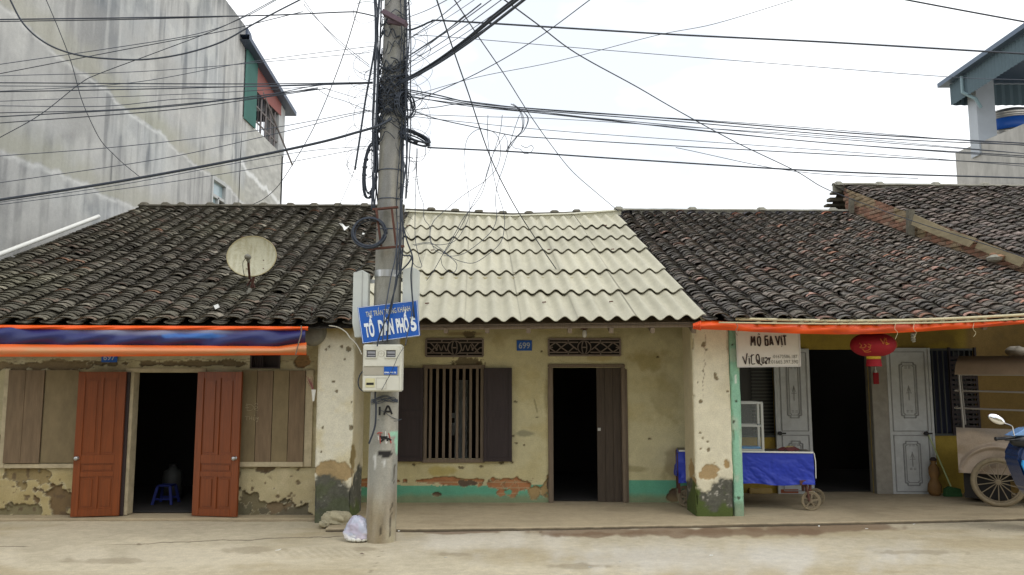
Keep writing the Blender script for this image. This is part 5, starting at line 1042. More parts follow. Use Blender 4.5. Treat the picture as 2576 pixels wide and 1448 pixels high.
strip('blue_sheet', it([-60, 30, 90, 160, 771], [824, 821, 826, 831, 831]), it([-60, 300, 600, 690, 768], [868, 870, 873, 876, 866]), bulge(.055, .7), bcol, NV, AW, -60, 768)
def ocol(U, V, x):
    c = np.ones(U.shape+(3,))*lin(240, 106, 40); c = mixc(c, lin(190, 150, 108), .9*ss(.1, .35, V)*ss(.95, .65, V+.3*(fbm(x*.03, V*3, 55)-.5))*(.65+.35*ss(.35, .6, fbm(x*.006, V*1, 56)))); return c
strip('rolled_hem', it([-60, 600, 700, 768], [866, 871, 872, 862]), it([-60, 200, 500, 771], [898, 898, 896, 893]), lambda x, v: 9.40-.085*math.sin(math.pi*v)-.01*math.sin(x*.03), ocol, OV, AW, -60, 771)
b = MB(); vs = [W(771, 866, 9.40), W(771, 893, 9.40), W(771, 893, 9.55), W(771, 866, 9.55)]; b.add(vs, [(0, 1, 2, 3)]); b.build('end_fold', ORG, AW)
b = MB(); b.tube(smooth_path([W(758, 820, 9.33), W(758, 840, 9.3), W(752, 862, 9.28), W(744, 893, 9.29)], 5), .008, 5); b.build('tie_strap', WOODG, AW)
b = MB(); b.add([W(-60, 872, 9.46), W(771, 872, 9.46), W(771, 894, 9.46), W(-60, 897, 9.46)], [(0, 1, 2, 3)]); b.build('rear_sheet', ORG, AW)
bk = thing('hanging_pan', 'dark round metal pan hanging under the eave at the end of the blue awning', 'pan', W(790, 850, 9.65))
p = W(782, 835, 9.75); b = MB(); b.lathe(p, [(.14, -.005), (.15, .01), (.17, .08), (.175, .09), (.165, .1)], 28, 'Y'); b.build('pan_body', mat('tarnished_metal', tuple(lin(120, 118, 108)), .6, .2, var=.3, vscale=10), bk, True)
b = MB(); b.bar(p+Vector((0, 0, .15)), p+Vector((0, .02, .3)), .01); b.build('hook', RUST, bk)
# incense holder
ih = thing('incense_holder', 'small pale cone holding dried pinkish incense sticks on the left side of the cream pillar', 'incense holder', W(787, 990, 9.9))
p = W(789, 985, 9.88); b = MB(); b.lathe(p, [(.012, -.12), (.03, .02), (.026, .02)], 10); b.build('cone', WHITE, ih)
b = MB()
for i in range(9): b.bar(p, p+Vector((random.uniform(-.13, 0.0), random.uniform(-.04, .02), random.uniform(.12, .2))), .004)
b.build('stick', mat('incense_red', tuple(lin(140, 84, 84)), .8), ih)
# ===== satellite dish =====
Yd = 10.55; dc = W(633, 645, Yd-.1); DS = thing('satellite_dish', 'round pale satellite dish with rusty arm mounted on the left tiled roof', 'satellite dish', W(628, 735, Yd+.15))
nrm = Vector((.12, -1, .22)).normalized(); ux = Vector((1, .12, 0)).normalized(); uz = ux.cross(-nrm).normalized()*1; uz = Vector((0, 0, 1))-nrm*nrm.z; uz.normalize(); ux = uz.cross(nrm).normalized()
V = []; Fq = []; C = []; nr, na = 12, 56; Rw, Rh = .318, .286
for s_ in (0, 1):
    for i in range(nr+1):
        for k in range(na):
            f = i/nr; a = 2*math.pi*k/na; V.append(dc+ux*Rw*f*math.cos(a)+uz*Rh*f*math.sin(a)-nrm*(.075*(1-f*f)+s_*.006))
            n_v = float(fbm(np.array(3*f*math.cos(a)*4), np.array(f*math.sin(a)*1.2), 61)); C.append(mixc(np.array([[lin(186, 184, 160)]]), lin(150, 142, 110), np.array([[.6*float(ss(.45, .75, n_v))+.3*float(ss(.93, 1, f))]]))[0, 0])
for s_ in (0, 1):
    o0 = s_*(nr+1)*na
    for i in range(nr):
        for k in range(na): k2 = (k+1) % na; Fq.append((o0+i*na+k, o0+i*na+k2, o0+(i+1)*na+k2, o0+(i+1)*na+k))
link_mesh('reflector', fastmesh('reflector', np.array([tuple(v) for v in V]), Fq, np.array(C)), mat('dish_paint', vcol=True, rough=.6, var=.08, vscale=9, stretch=(8, 8, .8)), DS, True)
b = MB(); b.tube([dc+(ux*Rw*math.cos(a*.1122)+uz*Rh*math.sin(a*.1122)) for a in range(57)], .006, 5, False); b.build('rim', mat('dish_rim', tuple(lin(170, 160, 120)), .6), DS, True)
lnb = W(622, 647, Yd-.55); foot = W(628, 700, Yd-.13); b = MB(); b.bar(foot, lnb+Vector((0, .04, -.04)), .028); b.build('feed_arm', RUST, DS)
b = MB(); b.lathe(lnb, [(.02, -.05), (.024, -.03), (.038, 0), (.038, .04), (.024, .06)], 14, 'Y'); b.bar(lnb+Vector((0, .03, 0)), lnb+Vector((.01, .03, -.07)), .03); b.build('receiver', mat('dish_grey', tuple(lin(120, 118, 106)), .6), DS, True)
b = MB(); b.tube(smooth_path([lnb, lnb+Vector((-.06, .02, -.08)), lnb+Vector((-.06, .12, -.25)), foot+Vector((-.02, 0, .0))], 6), .004, 5); b.build('cable', BLACK, DS, True)
b = MB(); rt = W(628, 742, Yd+.08); b.tube([dc+Vector((0, .1, -.05)), dc+Vector((0, .16, -.2)), rt], .018, 8); b.bar(rt+Vector((-.1, -.05, -.02)), rt+Vector((0, .05, .22)), .02); b.bar(rt+Vector((.12, -.05, -.02)), rt+Vector((0, .05, .22)), .02); b.build('mast', RUST, DS)
b = MB(); b.lathe(rt+Vector((0, -.02, .02)), [(.13, -.05), (.1, .0), (.05, .05), (.02, .07)], 9); b.build('mortar_base', CEM, DS)
for (dx, dy) in ((662, 655), (662, 676), (620, 656), (620, 677)): b = MB(); pp = W(dx, dy, Yd-.14); b.lathe(pp, [(.006, -.004), (.006, .03)], 6, 'Y'); b.build('bolt', RUST, DS)
# scraps and pipe on left roof
def onroof(x, y, lift=.08):
    d = ray(x, y); n = Vector((0, -.505, 1)); O = Vector((0, EY, 2.39+lift)); t = (O-Vector((0, 0, CAMZ))).dot(n)/d.dot(n); return Vector((0, 0, CAMZ))+d*t
def scrap(name, label, pts, m, cat='scrap', grp=None):
    P3 = [onroof(x, y, .1+.03*(i % 2)) for i, (x, y) in enumerate(pts)]; b = MB(); b.prism(P3, (0, .004, .004)); o = b.build(name, m, None); meta(o, label, cat, grp)
scrap('plastic_scrap', 'torn white plastic scrap lying near the top of the left tiled roof', [(853, 563), (862, 564), (870, 572), (879, 569), (873, 576), (866, 581), (862, 572)], WHITE)
scrap('plastic_scrap', 'tiny white scrap on the roof inside the large cable coil', [(912, 586), (918, 588), (916, 592), (911, 591)], WHITE)
scrap('plastic_scrap', 'small white scrap near the eave of the left tiled roof', [(537, 770), (548, 766), (552, 774), (542, 779)], WHITE)
b = MB(); b.tube(smooth_path([*[Vector(eaveL(0)).lerp(RLp, t)+Vector((-.06, 0, .06)) for t in (.25, .5, .7, .82)]], 6), .036, 10); o = b.build('roof_pipe', WHITE, None, True); meta(o, 'white plastic pipe lying along the sloping left edge of the tiled roof', 'pipe')
# ===== right awning =====
A2 = thing('tarp_valance', 'long orange tarpaulin rolled under the bamboo eave of the right shop', 'awning', W(2200, 830, 9.5))
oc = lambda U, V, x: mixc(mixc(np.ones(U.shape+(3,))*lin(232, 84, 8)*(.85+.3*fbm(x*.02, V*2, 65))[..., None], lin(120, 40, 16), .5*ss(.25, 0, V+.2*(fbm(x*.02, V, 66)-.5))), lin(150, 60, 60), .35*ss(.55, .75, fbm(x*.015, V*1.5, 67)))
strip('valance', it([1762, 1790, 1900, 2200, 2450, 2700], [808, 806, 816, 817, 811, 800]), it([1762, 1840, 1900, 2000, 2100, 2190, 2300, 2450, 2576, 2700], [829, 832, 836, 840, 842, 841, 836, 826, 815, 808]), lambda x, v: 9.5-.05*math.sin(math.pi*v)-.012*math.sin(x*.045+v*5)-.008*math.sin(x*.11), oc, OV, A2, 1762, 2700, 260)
strip('valance_end', it([1745, 1764], [814, 807]), it([1745, 1764], [828, 832]), lambda x, v: 9.48-.03*math.sin(math.pi*v)-.01*math.sin(x*1.2), oc, OV, A2, 1743, 1764, 20)
b = MB(); b.add([W(1762, 822, 9.56), W(2700, 806, 9.56), W(2700, 800, 10.0), W(1762, 812, 10.0)], [(0, 1, 2, 3)]); b.build('rolled_sheet', ORG, A2)
b = MB(); b.tube(smooth_path([W(1852, 815, 9.4), W(1856, 822, 9.4), W(1850, 835, 9.42), W(1855, 844, 9.5)], 4), .005, 5); b.build('tie_string', WOODG, A2)
for xs_ in (2253, 2300, 2450): b = MB(); b.tube(smooth_path([W(xs_, 814, 9.4), W(xs_-2, 828, 9.38), W(xs_+5, 838, 9.4), W(xs_-1, 848+xs_%7, 9.4)], 4), .0025, 5); b.build('tie_string', BAM, A2)
# ===== signboard =====
Yb = 10.0; c4 = [W(1856, 924, Yb), W(2013, 922, Yb), W(2010, 832, Yb), W(1852, 832, Yb)]
SB = thing('signboard', 'white hand painted food signboard hanging beside the mint green pillar', 'sign', c4[0])
b = MB(); b.prism(c4, (0, .012, 0)); b.build('panel', mat('sign_white', tuple(lin(214, 210, 198)), .55, var=.06, vscale=5), SB)
b = MB()
for i in range(4): b.bar(c4[i]-Vector((0, .004, 0)), c4[(i+1) % 4]-Vector((0, .004, 0)), .016, .012)
b.build('border', mat('sign_edge', tuple(lin(198, 196, 190)), .5), SB)
s_u = lambda x, y: ((x/9.052+2870)/1.5528, (y/9.052+1290)/1.5528)
def brush(sts, w, m, name='lettering'):
    b = MB()
    for st in sts:
        pts = [W(*s_u(x, y), Yb-.006) for x, y in (smooth_path([(x, y, 0) for x, y in st], 4) if len(st) > 2 else [(x, y, 0) for x, y in st]) for x, y in [(x, y)]] if False else None
        pp = [(v[0], v[1]) for v in (smooth_path([(x, y, 0) for x, y in st], 4) if len(st) > 2 else [Vector((*s, 0)) for s in st])]
        b.tube([W(*s_u(*q), Yb-.006) for q in pp], w/2, 5)
    return b.build(name, m, SB)
DK = mat('brown_lettering', tuple(lin(50, 34, 26)), .7); DG = mat('thin_lettering', tuple(lin(84, 84, 72)), .7)
brush([[(585, 560), (590, 230)], [(590, 230), (640, 450)], [(640, 450), (700, 230)], [(700, 230), (720, 560)], [(860, 230), (815, 300), (820, 480), (870, 560), (915, 470), (905, 290), (860, 225)],
       [(1165, 220), (1065, 225)], [(1065, 225), (1085, 545)], [(1085, 545), (1180, 545)], [(1180, 545), (1165, 350), (1100, 350)], [(1270, 220), (1250, 540)], [(1270, 220), (1360, 540)], [(1260, 470), (1340, 450)],
       [(1440, 215), (1540, 540)], [(1540, 540), (1580, 215)], [(1640, 260), (1680, 540)], [(1660, 578), (1668, 582)], [(1700, 220), (1820, 210)], [(1755, 220), (1785, 540)], [(1640, 222), (1650, 225)]], .019, DK)
brush([[(820, 160), (845, 130), (870, 160), (885, 140)]], .008, DK)
brush([[(280, 940), (385, 1210)], [(385, 1210), (440, 830)], [(510, 990), (520, 1200)], [(515, 1240), (520, 1245)], [(495, 930), (500, 932)], [(815, 860), (765, 930), (780, 1100), (850, 1190), (880, 1100), (860, 920), (815, 855)], [(810, 1050), (880, 1180), (970, 1245)]], .015, DK)
brush([[(600, 870), (590, 1100), (610, 1200), (660, 1205), (720, 1190)], [(550, 940), (620, 900), (680, 875)], [(965, 970), (965, 1120), (1000, 1190), (1030, 1120), (1020, 970)], [(1075, 1010), (1110, 970), (1145, 1010), (1140, 1080), (1080, 1130), (1090, 1190), (1150, 1190)], [(1100, 1120), (1140, 1185)], [(1185, 980), (1220, 1070), (1250, 970)], [(1220, 1070), (1215, 1190)]], .012, DK)
pA = W(*s_u(1340, 1000), Yb-.008); pB = W(*s_u(2210, 870), Yb-.008); text(':01672586.187', pA, (1, 0, -.0), (0, 0, 1), pB.x-pA.x, pB.z-pA.z-.004, DG, SB, thick=-.005)
pA = W(*s_u(1265, 1190), Yb-.008); pB = W(*s_u(2235, 1060), Yb-.008); text(':01665.397.390', pA, (1, 0, -.0), (0, 0, 1), pB.x-pA.x, pB.z-pA.z, DG, SB, thick=-.005)
b = MB()
for x in (1858, 2005): q = W(x, 834, Yb); b.bar(q, q+Vector((0, -.1, .14)), .006)
b.build('hanger', RUST, SB)
# ===== lantern =====
lc = W(2196, 868, 9.98); LN = thing('red_lantern', 'oval red paper lantern with gold ring and red skirt hanging under the orange tarp', 'lantern', lc)
RS = mat('red_silk', tuple(lin(150, 14, 30)), .75, var=.15, vscale=6); GO = mat('gold_print', tuple(lin(206, 140, 44)), .5); Rl, Hl = .268, .15
V = []; n_ = 48; prof = []
for i in range(19): a = -math.pi/2+math.pi*i/18; prof.append((Rl*(math.cos(a)**.8) if math.cos(a) > 1e-6 else .01, Hl*math.sin(a)))
vs = []; 
for i, (r, h) in enumerate(prof):
    for k in range(n_): a = 2*math.pi*k/n_; rr = r*(1-.012*(k % 4 == 0)); vs.append(lc+Vector((rr*math.cos(a), rr*math.sin(a), h)))
b = MB(); b.add(vs, [(i*n_+k, i*n_+(k+1) % n_, (i+1)*n_+(k+1) % n_, (i+1)*n_+k) for i in range(18) for k in range(n_)]); b.build('shade', RS, LN, True)
def onl(u, v, l=.003):
    x = u*Rl; z = v*Hl; k = max(1-(abs(v))**2, .02)**.4; yy = math.sqrt(max(k*k-u*u, .0))*Rl; return lc+Vector((x, -yy-l, z))
def lst(sts, r, m): 
    b = MB()
    for s_ in sts: b.tube([onl(p.x, p.y) for p in smooth_path([(x, y, 0) for x, y in s_], 4)], r, 4)
    return b.build('lettering' if m is not GO2 else 'gold_flourish', m, LN)
GO2 = mat('faded_gold', tuple(lin(190, 104, 50)), .5)
lst([[(-.08, .42), (-.03, .2), (.02, .0), (.06, .2), (.1, .42)], [(.14, .5), (.2, .3), (.16, .2)], [(.12, .3), (.22, .45)]], .006, GO2)
lst([[(.12, .05), (.18, .12), (.2, 0), (.14, -.05), (.24, 0), (.3, .03)]], .006, GO)
lst([[(-.86, .1), (-.8, -.1), (-.84, -.25), (-.74, -.3), (-.66, -.15), (-.72, .0)], [(-.74, -.4), (-.66, -.55), (-.55, -.5), (-.5, -.3), (-.6, -.2)], [(-.66, -.6), (-.56, -.65), (-.44, -.6)], [(-.6, .0), (-.5, -.1), (-.56, -.3)], [(.86, .3), (.9, .15), (.86, .0), (.92, .1)], [(.86, -.1), (.9, -.2), (.84, -.25)]], .007, GO2)
b = MB(); b.lathe(lc, [(.075, -Hl-.03), (.085, -Hl-.02), (.085, -Hl+.012), (.06, -Hl+.014)], 24); b.build('gold_ring', mat('yellow_fringe', tuple(lin(206, 180, 50)), .6), LN)
b = MB(); b.lathe(lc, [(.093, -Hl-.12), (.083, -Hl-.031), (.078, -Hl-.031), (.088, -Hl-.12)], 28); b.build('skirt', RS, LN)
b = MB(); b.tube([lc+Vector((0, 0, Hl)), lc+Vector((0, -.0, Hl+.16))], .004, 5); b.lathe(lc, [(.06, Hl-.01), (.06, Hl+.02)], 16); b.build('hanger', RUST, LN)
ch = thing('door_charm', 'small red tag charm with a white top hanging on the grey door post', 'charm', W(2204, 955, YR-.12))
q = rectpx(2197, 2211, 938, 967, YR-.13); b = MB(); b.box((q[0], YR-.135, q[2]), (q[1], YR-.12, q[3])); b.build('tag', RS, ch, bevel=.004); b = MB(); b.lathe(((q[0]+q[1])/2, YR-.128, q[3]), [(.016, 0), (.02, .02), (.008, .045), (.003, .09)], 10); b.build('bead', WHITE, ch)
cf = thing('spiral_bulb', 'white spiral bulb hanging above the right grey steel door', 'lamp', W(2297, 845, 11.2)); q = W(2297, 848, 11.2); b = MB(); b.tube([q+Vector((.025*math.cos(i*.6), .025*math.sin(i*.6), .05-i*.0022)) for i in range(56)], .009, 5); b.build('tube', WHITE, cf, True); b = MB(); b.lathe(q, [(.02, .06), (.025, .1), (.012, .13), (.004, .5)], 10); b.build('socket', BLACK, cf)
# ===== food cart =====
CT = thing('food_cart', 'wheeled food cart with a blue plastic skirt standing behind the mint pillar', 'cart', (3.2, 10.8, FZ))
fl = Vector((W(1706, 1140, 10.78).x, 10.75, 0)); fr2 = Vector((W(2046, 1150, 10.5).x, 10.5, 0)); dv = (fr2-fl).normalized(); bk_ = Vector((-dv.y, dv.x, 0))*.44; zt0 = .775
b = MB(); tp_ = [fl+Vector((0, 0, zt0)), fr2+Vector((0, 0, zt0)), fr2+bk_+Vector((0, 0, zt0)), fl+bk_+Vector((0, 0, zt0))]; b.prism(tp_, (0, 0, -.03)); b.build('tray', mat('worn_steel_tray', tuple(lin(104, 98, 90)), .45, .4, var=.3, vscale=8), CT, bevel=.004)
def skirt(a, b2, z0, z1, nx, ny, seed, parent):
    T, Vv = np.meshgrid(np.linspace(0, 1, nx), np.linspace(0, 1, ny)); a = np.array(a); b2 = np.array(b2); d = (b2-a)/np.linalg.norm(b2-a); nn = np.array([d[1], -d[0], 0]); Ln = np.linalg.norm(b2-a)
    P = a[None, None]+(b2-a)[None, None]*T[..., None]; P[..., 2] = z0+.012*np.sin(T*Ln*9+seed)*(1-Vv)+(z1-z0)*Vv
    h = (.10*(np.abs(fbm(T*Ln*3.5+Vv*1.2, Vv*1.6, seed)-.5))+.03*np.abs(fbm(T*Ln*9, Vv*3, seed+3)-.5))*(1-Vv**3)+.012*(1-Vv)
    P = P+nn[None, None]*h[..., None]; return grid('skirt', P, np.ones(P.shape)*lin(34, 58, 178)*(.85+.3*fbm(T*Ln*4, Vv*2, seed+5))[..., None], mat('blue_plastic', vcol=True, rough=.45, bump=.2, bscale=16), parent)
skirt(fl+dv*-.01, fr2, .355, zt0-.01, 180, 50, 81, CT); skirt(fr2+Vector((.005, 0, 0)), fr2+bk_, .39, zt0-.01, 40, 30, 84, CT); skirt(fl+bk_, fl, .42, zt0-.01, 40, 30, 86, CT)
b = MB(); b.bar(tp_[0]+Vector((0, -.012, -.004)), tp_[1]+Vector((0, -.012, -.004)), .014, .02); b.tube([tp_[1]+Vector((.0, -.03, -.01)), tp_[1]+Vector((.015, -.03, -.12)), tp_[1]+Vector((.01, -.03, -.33))], .006, 5); b.build('tray_edge', WHITE, CT)
b = MB()
for p in (fl, fl+bk_, fr2+dv*-.05, fr2+bk_-dv*.05): b.bar(p+Vector((0, .02, .22)), p+Vector((0, .02, zt0-.03)), .03)
b.bar(fl+Vector((0, .05, .42)), fr2+Vector((-.1, .05, .42)), .03); b.bar(fl+bk_+Vector((0, -.03, .42)), fr2+bk_+Vector((-.05, -.03, .42)), .03); b.build('frame', RUST, CT)
def wheel(c, R, w, ax, spokes, parent, mt, mr, hub=.03, tyre=.02, sp=.008):
    c = Vector(c); ax = Vector(ax).normalized(); u = ax.cross(Vector((0, 0, 1))).normalized(); v = u.cross(ax).normalized(); n = 40
    def P_(r, a, h): return c+u*r*math.cos(a)+v*r*math.sin(a)+ax*h
    b = MB(); m_ = 8; vs = [P_(R-tyre+tyre*math.cos(2*math.pi*j/m_), 2*math.pi*k/n, w/2*math.sin(2*math.pi*j/m_)) for k in range(n) for j in range(m_)]
    b.add(vs, [(k*m_+j, k*m_+(j+1) % m_, ((k+1) % n)*m_+(j+1) % m_, ((k+1) % n)*m_+j) for k in range(n) for j in range(m_)]); o = b.build('wheel', mt, parent, True)
    b = MB(); ri = R-2*tyre; vs = [P_(r, 2*math.pi*k/n, h) for k in range(n) for r, h in ((ri+.004, -w*.35), (ri-.012, -w*.35), (ri-.012, w*.35), (ri+.004, w*.35))]
    b.add(vs, [(k*4+j, k*4+(j+1) % 4, ((k+1) % n)*4+(j+1) % 4, ((k+1) % n)*4+j) for k in range(n) for j in range(4)]); b.build('rim', mr, o)
    b = MB()
    for k in range(spokes): a = 2*math.pi*k/spokes+.2; b.bar(P_(hub*.8, a, 0), P_(ri-.005, a, 0), sp, sp*1.2, up=ax)
    b.build('spokes', mr, o); b = MB(); vs = [P_(r, 2*math.pi*k/12, h) for h, r in ((-w*.7, hub*.6), (-w*.7, hub), (w*.7, hub), (w*.7, hub*.6)) for k in range(12)]
    b.add(vs, [(i*12+k, i*12+(k+1) % 12, (i+1)*12+(k+1) % 12, (i+1)*12+k) for i in range(3) for k in range(12)]+[tuple(range(12)), tuple(range(36, 48))]); b.build('hub', mr, o); return o
TYR = mat('dusty_tyre', tuple(lin(136, 124, 100)), .85, var=.2, vscale=20, bump=.2); RIM = mat('dusty_rim', tuple(lin(128, 116, 94)), .7, var=.2, vscale=14)
w1 = Vector((W(2040, 1262, 10.52).x, 10.52, FZ+.125)); wheel(w1, .125, .03, (.1, 1, 0), 5, CT, TYR, RIM, .025, .012, .02)
wheel(Vector((W(2050, 1250, 10.95).x, 10.92, FZ+.115)), .115, .03, (.35, 1, 0), 5, CT, TYR, RIM, .025, .012, .02)
wheel(fl+Vector((.1, .05, FZ+.115)), .115, .03, (.1, 1, 0), 5, CT, TYR, RIM, .025, .012, .02); wheel(fl+bk_+Vector((.1, .0, FZ+.115)), .115, .03, (.1, 1, 0), 5, CT, TYR, RIM, .025, .012, .02)
b = MB(); b.bar(w1+Vector((-.03, -.03, 0)), w1+Vector((-.06, -.02, .24)), .02); b.bar(w1+Vector((-.03, .03, 0)), w1+Vector((-.06, .03, .24)), .02); b.bar(w1+Vector((-.14, 0, .23)), w1+Vector((.0, 0, .24)), .06); b.build('fork', RUST, CT)
gc = thing('glass_case', 'aluminium framed glass display case standing on the blue food cart', 'display case', (3.0, 10.75, zt0))
ALU = mat('aluminium', tuple(lin(190, 194, 196)), .35, .8); b = MB(); ga = fl+dv*.25; gb = fl+dv*((W(1915, 1100, 10.65).x-fl.x)/dv.x); gz0, gz1 = zt0+.005, W(1915, 1014, 10.65).z; off = bk_*.75
for p in (ga, gb, ga+off, gb+off): b.bar(p+Vector((0, 0, gz0)), p+Vector((0, 0, gz1)), .03)
for z in (gz0+.015, gz0+(gz1-gz0)*.52, gz1):
    for p, q in ((ga, gb), (ga+off, gb+off), (ga, ga+off), (gb, gb+off)): b.bar(p+Vector((0, 0, z)), q+Vector((0, 0, z)), .022 if z != gz1 else .03)
b.build('frame', ALU, gc); b = MB(); GL = mat('clear_glass', (.9, .95, .95), .05, alpha=.12)
b.add([gb+Vector((0, 0, gz0)), gb+off+Vector((0, 0, gz0)), gb+off+Vector((0, 0, gz1)), gb+Vector((0, 0, gz1))], [(0, 1, 2, 3)]); b.add([ga+Vector((0, 0, gz0)), gb+Vector((0, 0, gz0)), gb+Vector((0, 0, gz1)), ga+Vector((0, 0, gz1))], [(0, 1, 2, 3)]); b.build('pane', GL, gc)
b = MB(); b.box((2.75, 10.78, gz0), (3.32, 10.95, gz0+.04)); b.build('blue_tray', mat('light_blue_plastic', tuple(lin(60, 150, 214)), .4), gc)
# cloth on the cart
cl = W(1985, 1134, 10.72); n = 26; A, Rr = np.meshgrid(np.linspace(0, 2*math.pi, n), np.linspace(0, 1, 9)); h = .05*(1-Rr**2)*(.6+.8*fbm(np.cos(A)*Rr*3+5, np.sin(A)*Rr*3+5, 91)); P = np.stack([cl.x+.13*Rr*np.cos(A)*(1+.3*np.sin(3*A)), cl.y+.07*Rr*np.sin(A), zt0+.006+h+.012*np.sin(A*5)*Rr], -1)
o = grid('cloth', P, mixc(np.ones(P.shape)*lin(104, 54, 54), lin(170, 160, 110), ss(.5, .3, Rr+.4*(fbm(A, Rr*3, 93)-.5))), mat('rag', vcol=True, rough=.9), None); meta(o, 'crumpled maroon and beige rag lying on the cart tray', 'cloth')
for x, lab, mm, w_ in ((1915, 'pale yellow block on the porch floor under the blue cart', mat('yellow_block', tuple(lin(186, 160, 100)), .9, var=.2), .34), (1985, 'red brick on the porch floor under the blue cart beside the grey door', mat('red_brick', tuple(lin(150, 84, 56)), .9, var=.25), .3)):
    q = G(x, 1243, FZ); b = MB(); b.box((q.x-w_/2, q.y, FZ), (q.x+w_/2, q.y+.14, FZ+.075)); o = b.build('brick', mm, None, bevel=.01); meta(o, lab, 'brick')
# ===== cargo tricycle =====
TW = thing('cargo_trailer', 'dusty brown metal cargo cart with curved hood and spoked wheel at the right edge', 'cargo cart', (6.7, 11.2, FZ))
BDY = mat('dusty_panel', tuple(lin(172, 156, 138)), .6, .1, var=.22, vscale=3, bump=.15, bscale=6); R_w = .325; wc = Vector((W(2408, 1130, 11.15).x+.46, 11.02, FZ+R_w))
wheel(wc, R_w, .06, (.0, 1, 0), 14, TW, TYR, RIM, .03, .033, .011)
x0 = W(2408, 1130, 11.15).x; zb = W(2408, 1190, 11.15).z; zt = W(2408, 1076, 11.15).z; zt2 = W(2576, 1088, 11.15).z
xs_ = np.linspace(x0, x0+2.0, 90); U, Vv = np.meshgrid(xs_, np.linspace(0, 1, 40)); rx = U-x0
arch = wc.x; zlowb = zb+.0*U; top = zt-.0*rx; Z = zlowb+(top-zlowb)*Vv
dent = .03*np.sin(rx*3+Vv*3)+.05*np.exp(-((rx-.0)/.12)**2-((Vv-.42)/.15)**2)+.05*(fbm(rx*2, Vv*2, 95)-.5)
fe = np.abs(Z-(wc.z+np.sqrt(np.clip((R_w+.13)**2-(U-wc.x)**2, 0, 9)))); flare = .05*ss(.05, .0, fe)*(np.abs(U-wc.x) < R_w+.13)
P = np.stack([U, 11.15+dent-flare, Z], -1)
c = np.ones(P.shape)*lin(178, 162, 144)*(.8+.35*fbm(rx*3, Vv*2, 97))[..., None]; c = mixc(c, lin(120, 116, 112), .6*ss(.5, .62, fbm(rx*1.8+Vv, Vv*2, 98)))
ce = (P[:-1, :-1]+P[1:, 1:])/2; kp = ((ce[..., 0]-wc.x)**2+(ce[..., 2]-wc.z)**2 > (R_w+.02)**2) | (ce[..., 2] < 0)
grid('side_panel', P, c, mat('dusty_sheet', vcol=True, rough=.55, metal=.1, var=.1, vscale=6, bump=.15, bscale=8), TW, kp | True)
b = MB(); b.box((x0+.02, 11.25, zb-.0), (x0+2.0, 11.9, zt-.2)); b.box((x0+.05, 11.3, FZ+.06), (x0+.6, 11.8, zb)); b.box((x0+.6, 11.35, zb-.1), (x0+2.0, 11.8, zb-.02)); b.build('bed', DARK, TW)
hz0, hz1 = W(2400, 943, 11.2).z, W(2420, 896, 11.4).z; xh = W(2400, 930, 11.15).x; V = []; nh = 10
b = MB(); vs = []
for k in range(nh+1): a = math.pi*k/nh; vs += [(xh+.0+.06*math.sin(a), 11.55-.45*math.cos(a), hz0+(hz1-hz0)*math.sin(a)**.6), (xh+2.2, 11.55-.45*math.cos(a), hz0-.02+(hz1-hz0)*math.sin(a)**.6)]
b.add(vs, [(2*k, 2*k+1, 2*k+3, 2*k+2) for k in range(nh)]); b.add([vs[2*k] for k in range(nh+1)], [tuple(range(nh+1))]); b.build('hood', mat('grey_canvas', tuple(lin(140, 122, 102)), .85, var=.15, vscale=6), TW, True)
b = MB()
for z in (983, 1027): q = W(2406, z, 11.12); b.tube([q, q+Vector((2.0, 0, -.05))], .014, 6); b.tube([q, q+Vector((0, .85, 0))], .012, 6)
b.tube([(xh+.05, 11.12, hz0), (xh+.07, 11.12, zt)], .015, 6); b.tube([(xh+.05, 11.95, hz0), (xh+.07, 11.95, zt)], .015, 6); b.tube([(xh+.05, 11.12, hz0), (xh+2.1, 11.12, hz0-.02)], .014, 6); b.build('rail', mat('dull_steel', tuple(lin(150, 146, 140)), .5, .6), TW)
sk = W(2560, 888, 11.5); n = 24; A, Rr = np.meshgrid(np.linspace(0, 2*math.pi, n), np.linspace(0, math.pi, 12)); P = np.stack([sk.x+.16*np.sin(Rr)*np.cos(A), 11.5+.15*np.sin(Rr)*np.sin(A), hz1+.05-.07*np.cos(Rr)*(1+.2*np.sin(3*A))+.03*fbm(A, Rr*2, 99)], -1); o = grid('white_sack', P, np.ones(P.shape)*lin(196, 190, 176), MATS['rag'], None); meta(o, 'crumpled whitish sack lying on top of the brown cart hood', 'sack')
Mr = Matrix.Translation((x0, 11.15, 0)) @ Matrix.Rotation(math.radians(-31), 4, 'Z') @ Matrix.Translation((-x0, -11.15, 0))
for ch_ in TW.children_recursive: ch_.data.transform(Mr)
# ===== scooter at right edge =====
Yc = 9.2; SC = thing('motor_scooter', 'blue and black motor scooter entering the frame at the right edge with round mirror', 'scooter', (6.0, Yc, 0))
BL_ = mat('blue_scooter_paint', tuple(lin(20, 92, 168)), .2, coat=.8); BLK = mat('black_plastic', tuple(lin(28, 30, 34)), .35); CHR = mat('chrome', (.85, .86, .88), .08, 1)
m0 = W(2507, 1055, Yc-.1); b = MB(); nm = Vector((-.25, -.95, .1)).normalized(); u_ = Vector((.85, 0, -.5)).normalized(); v_ = nm.cross(u_).normalized(); u_ = v_.cross(nm)
vs = []; 
for r, h in ((0.02, .012), (.8, .01), (1, 0), (1, -.02), (.7, -.04), (.02, -.05)):
    for k in range(28): a = 2*math.pi*k/28; vs.append(m0+u_*.092*r*math.cos(a)+v_*.048*r*math.sin(a)+nm*h)
b.add(vs, [(i*28+k, i*28+(k+1) % 28, (i+1)*28+(k+1) % 28, (i+1)*28+k) for i in range(5) for k in range(28)]+[tuple(range(28)), tuple(range(140, 168))]); b.build('mirror', CHR, SC, True)
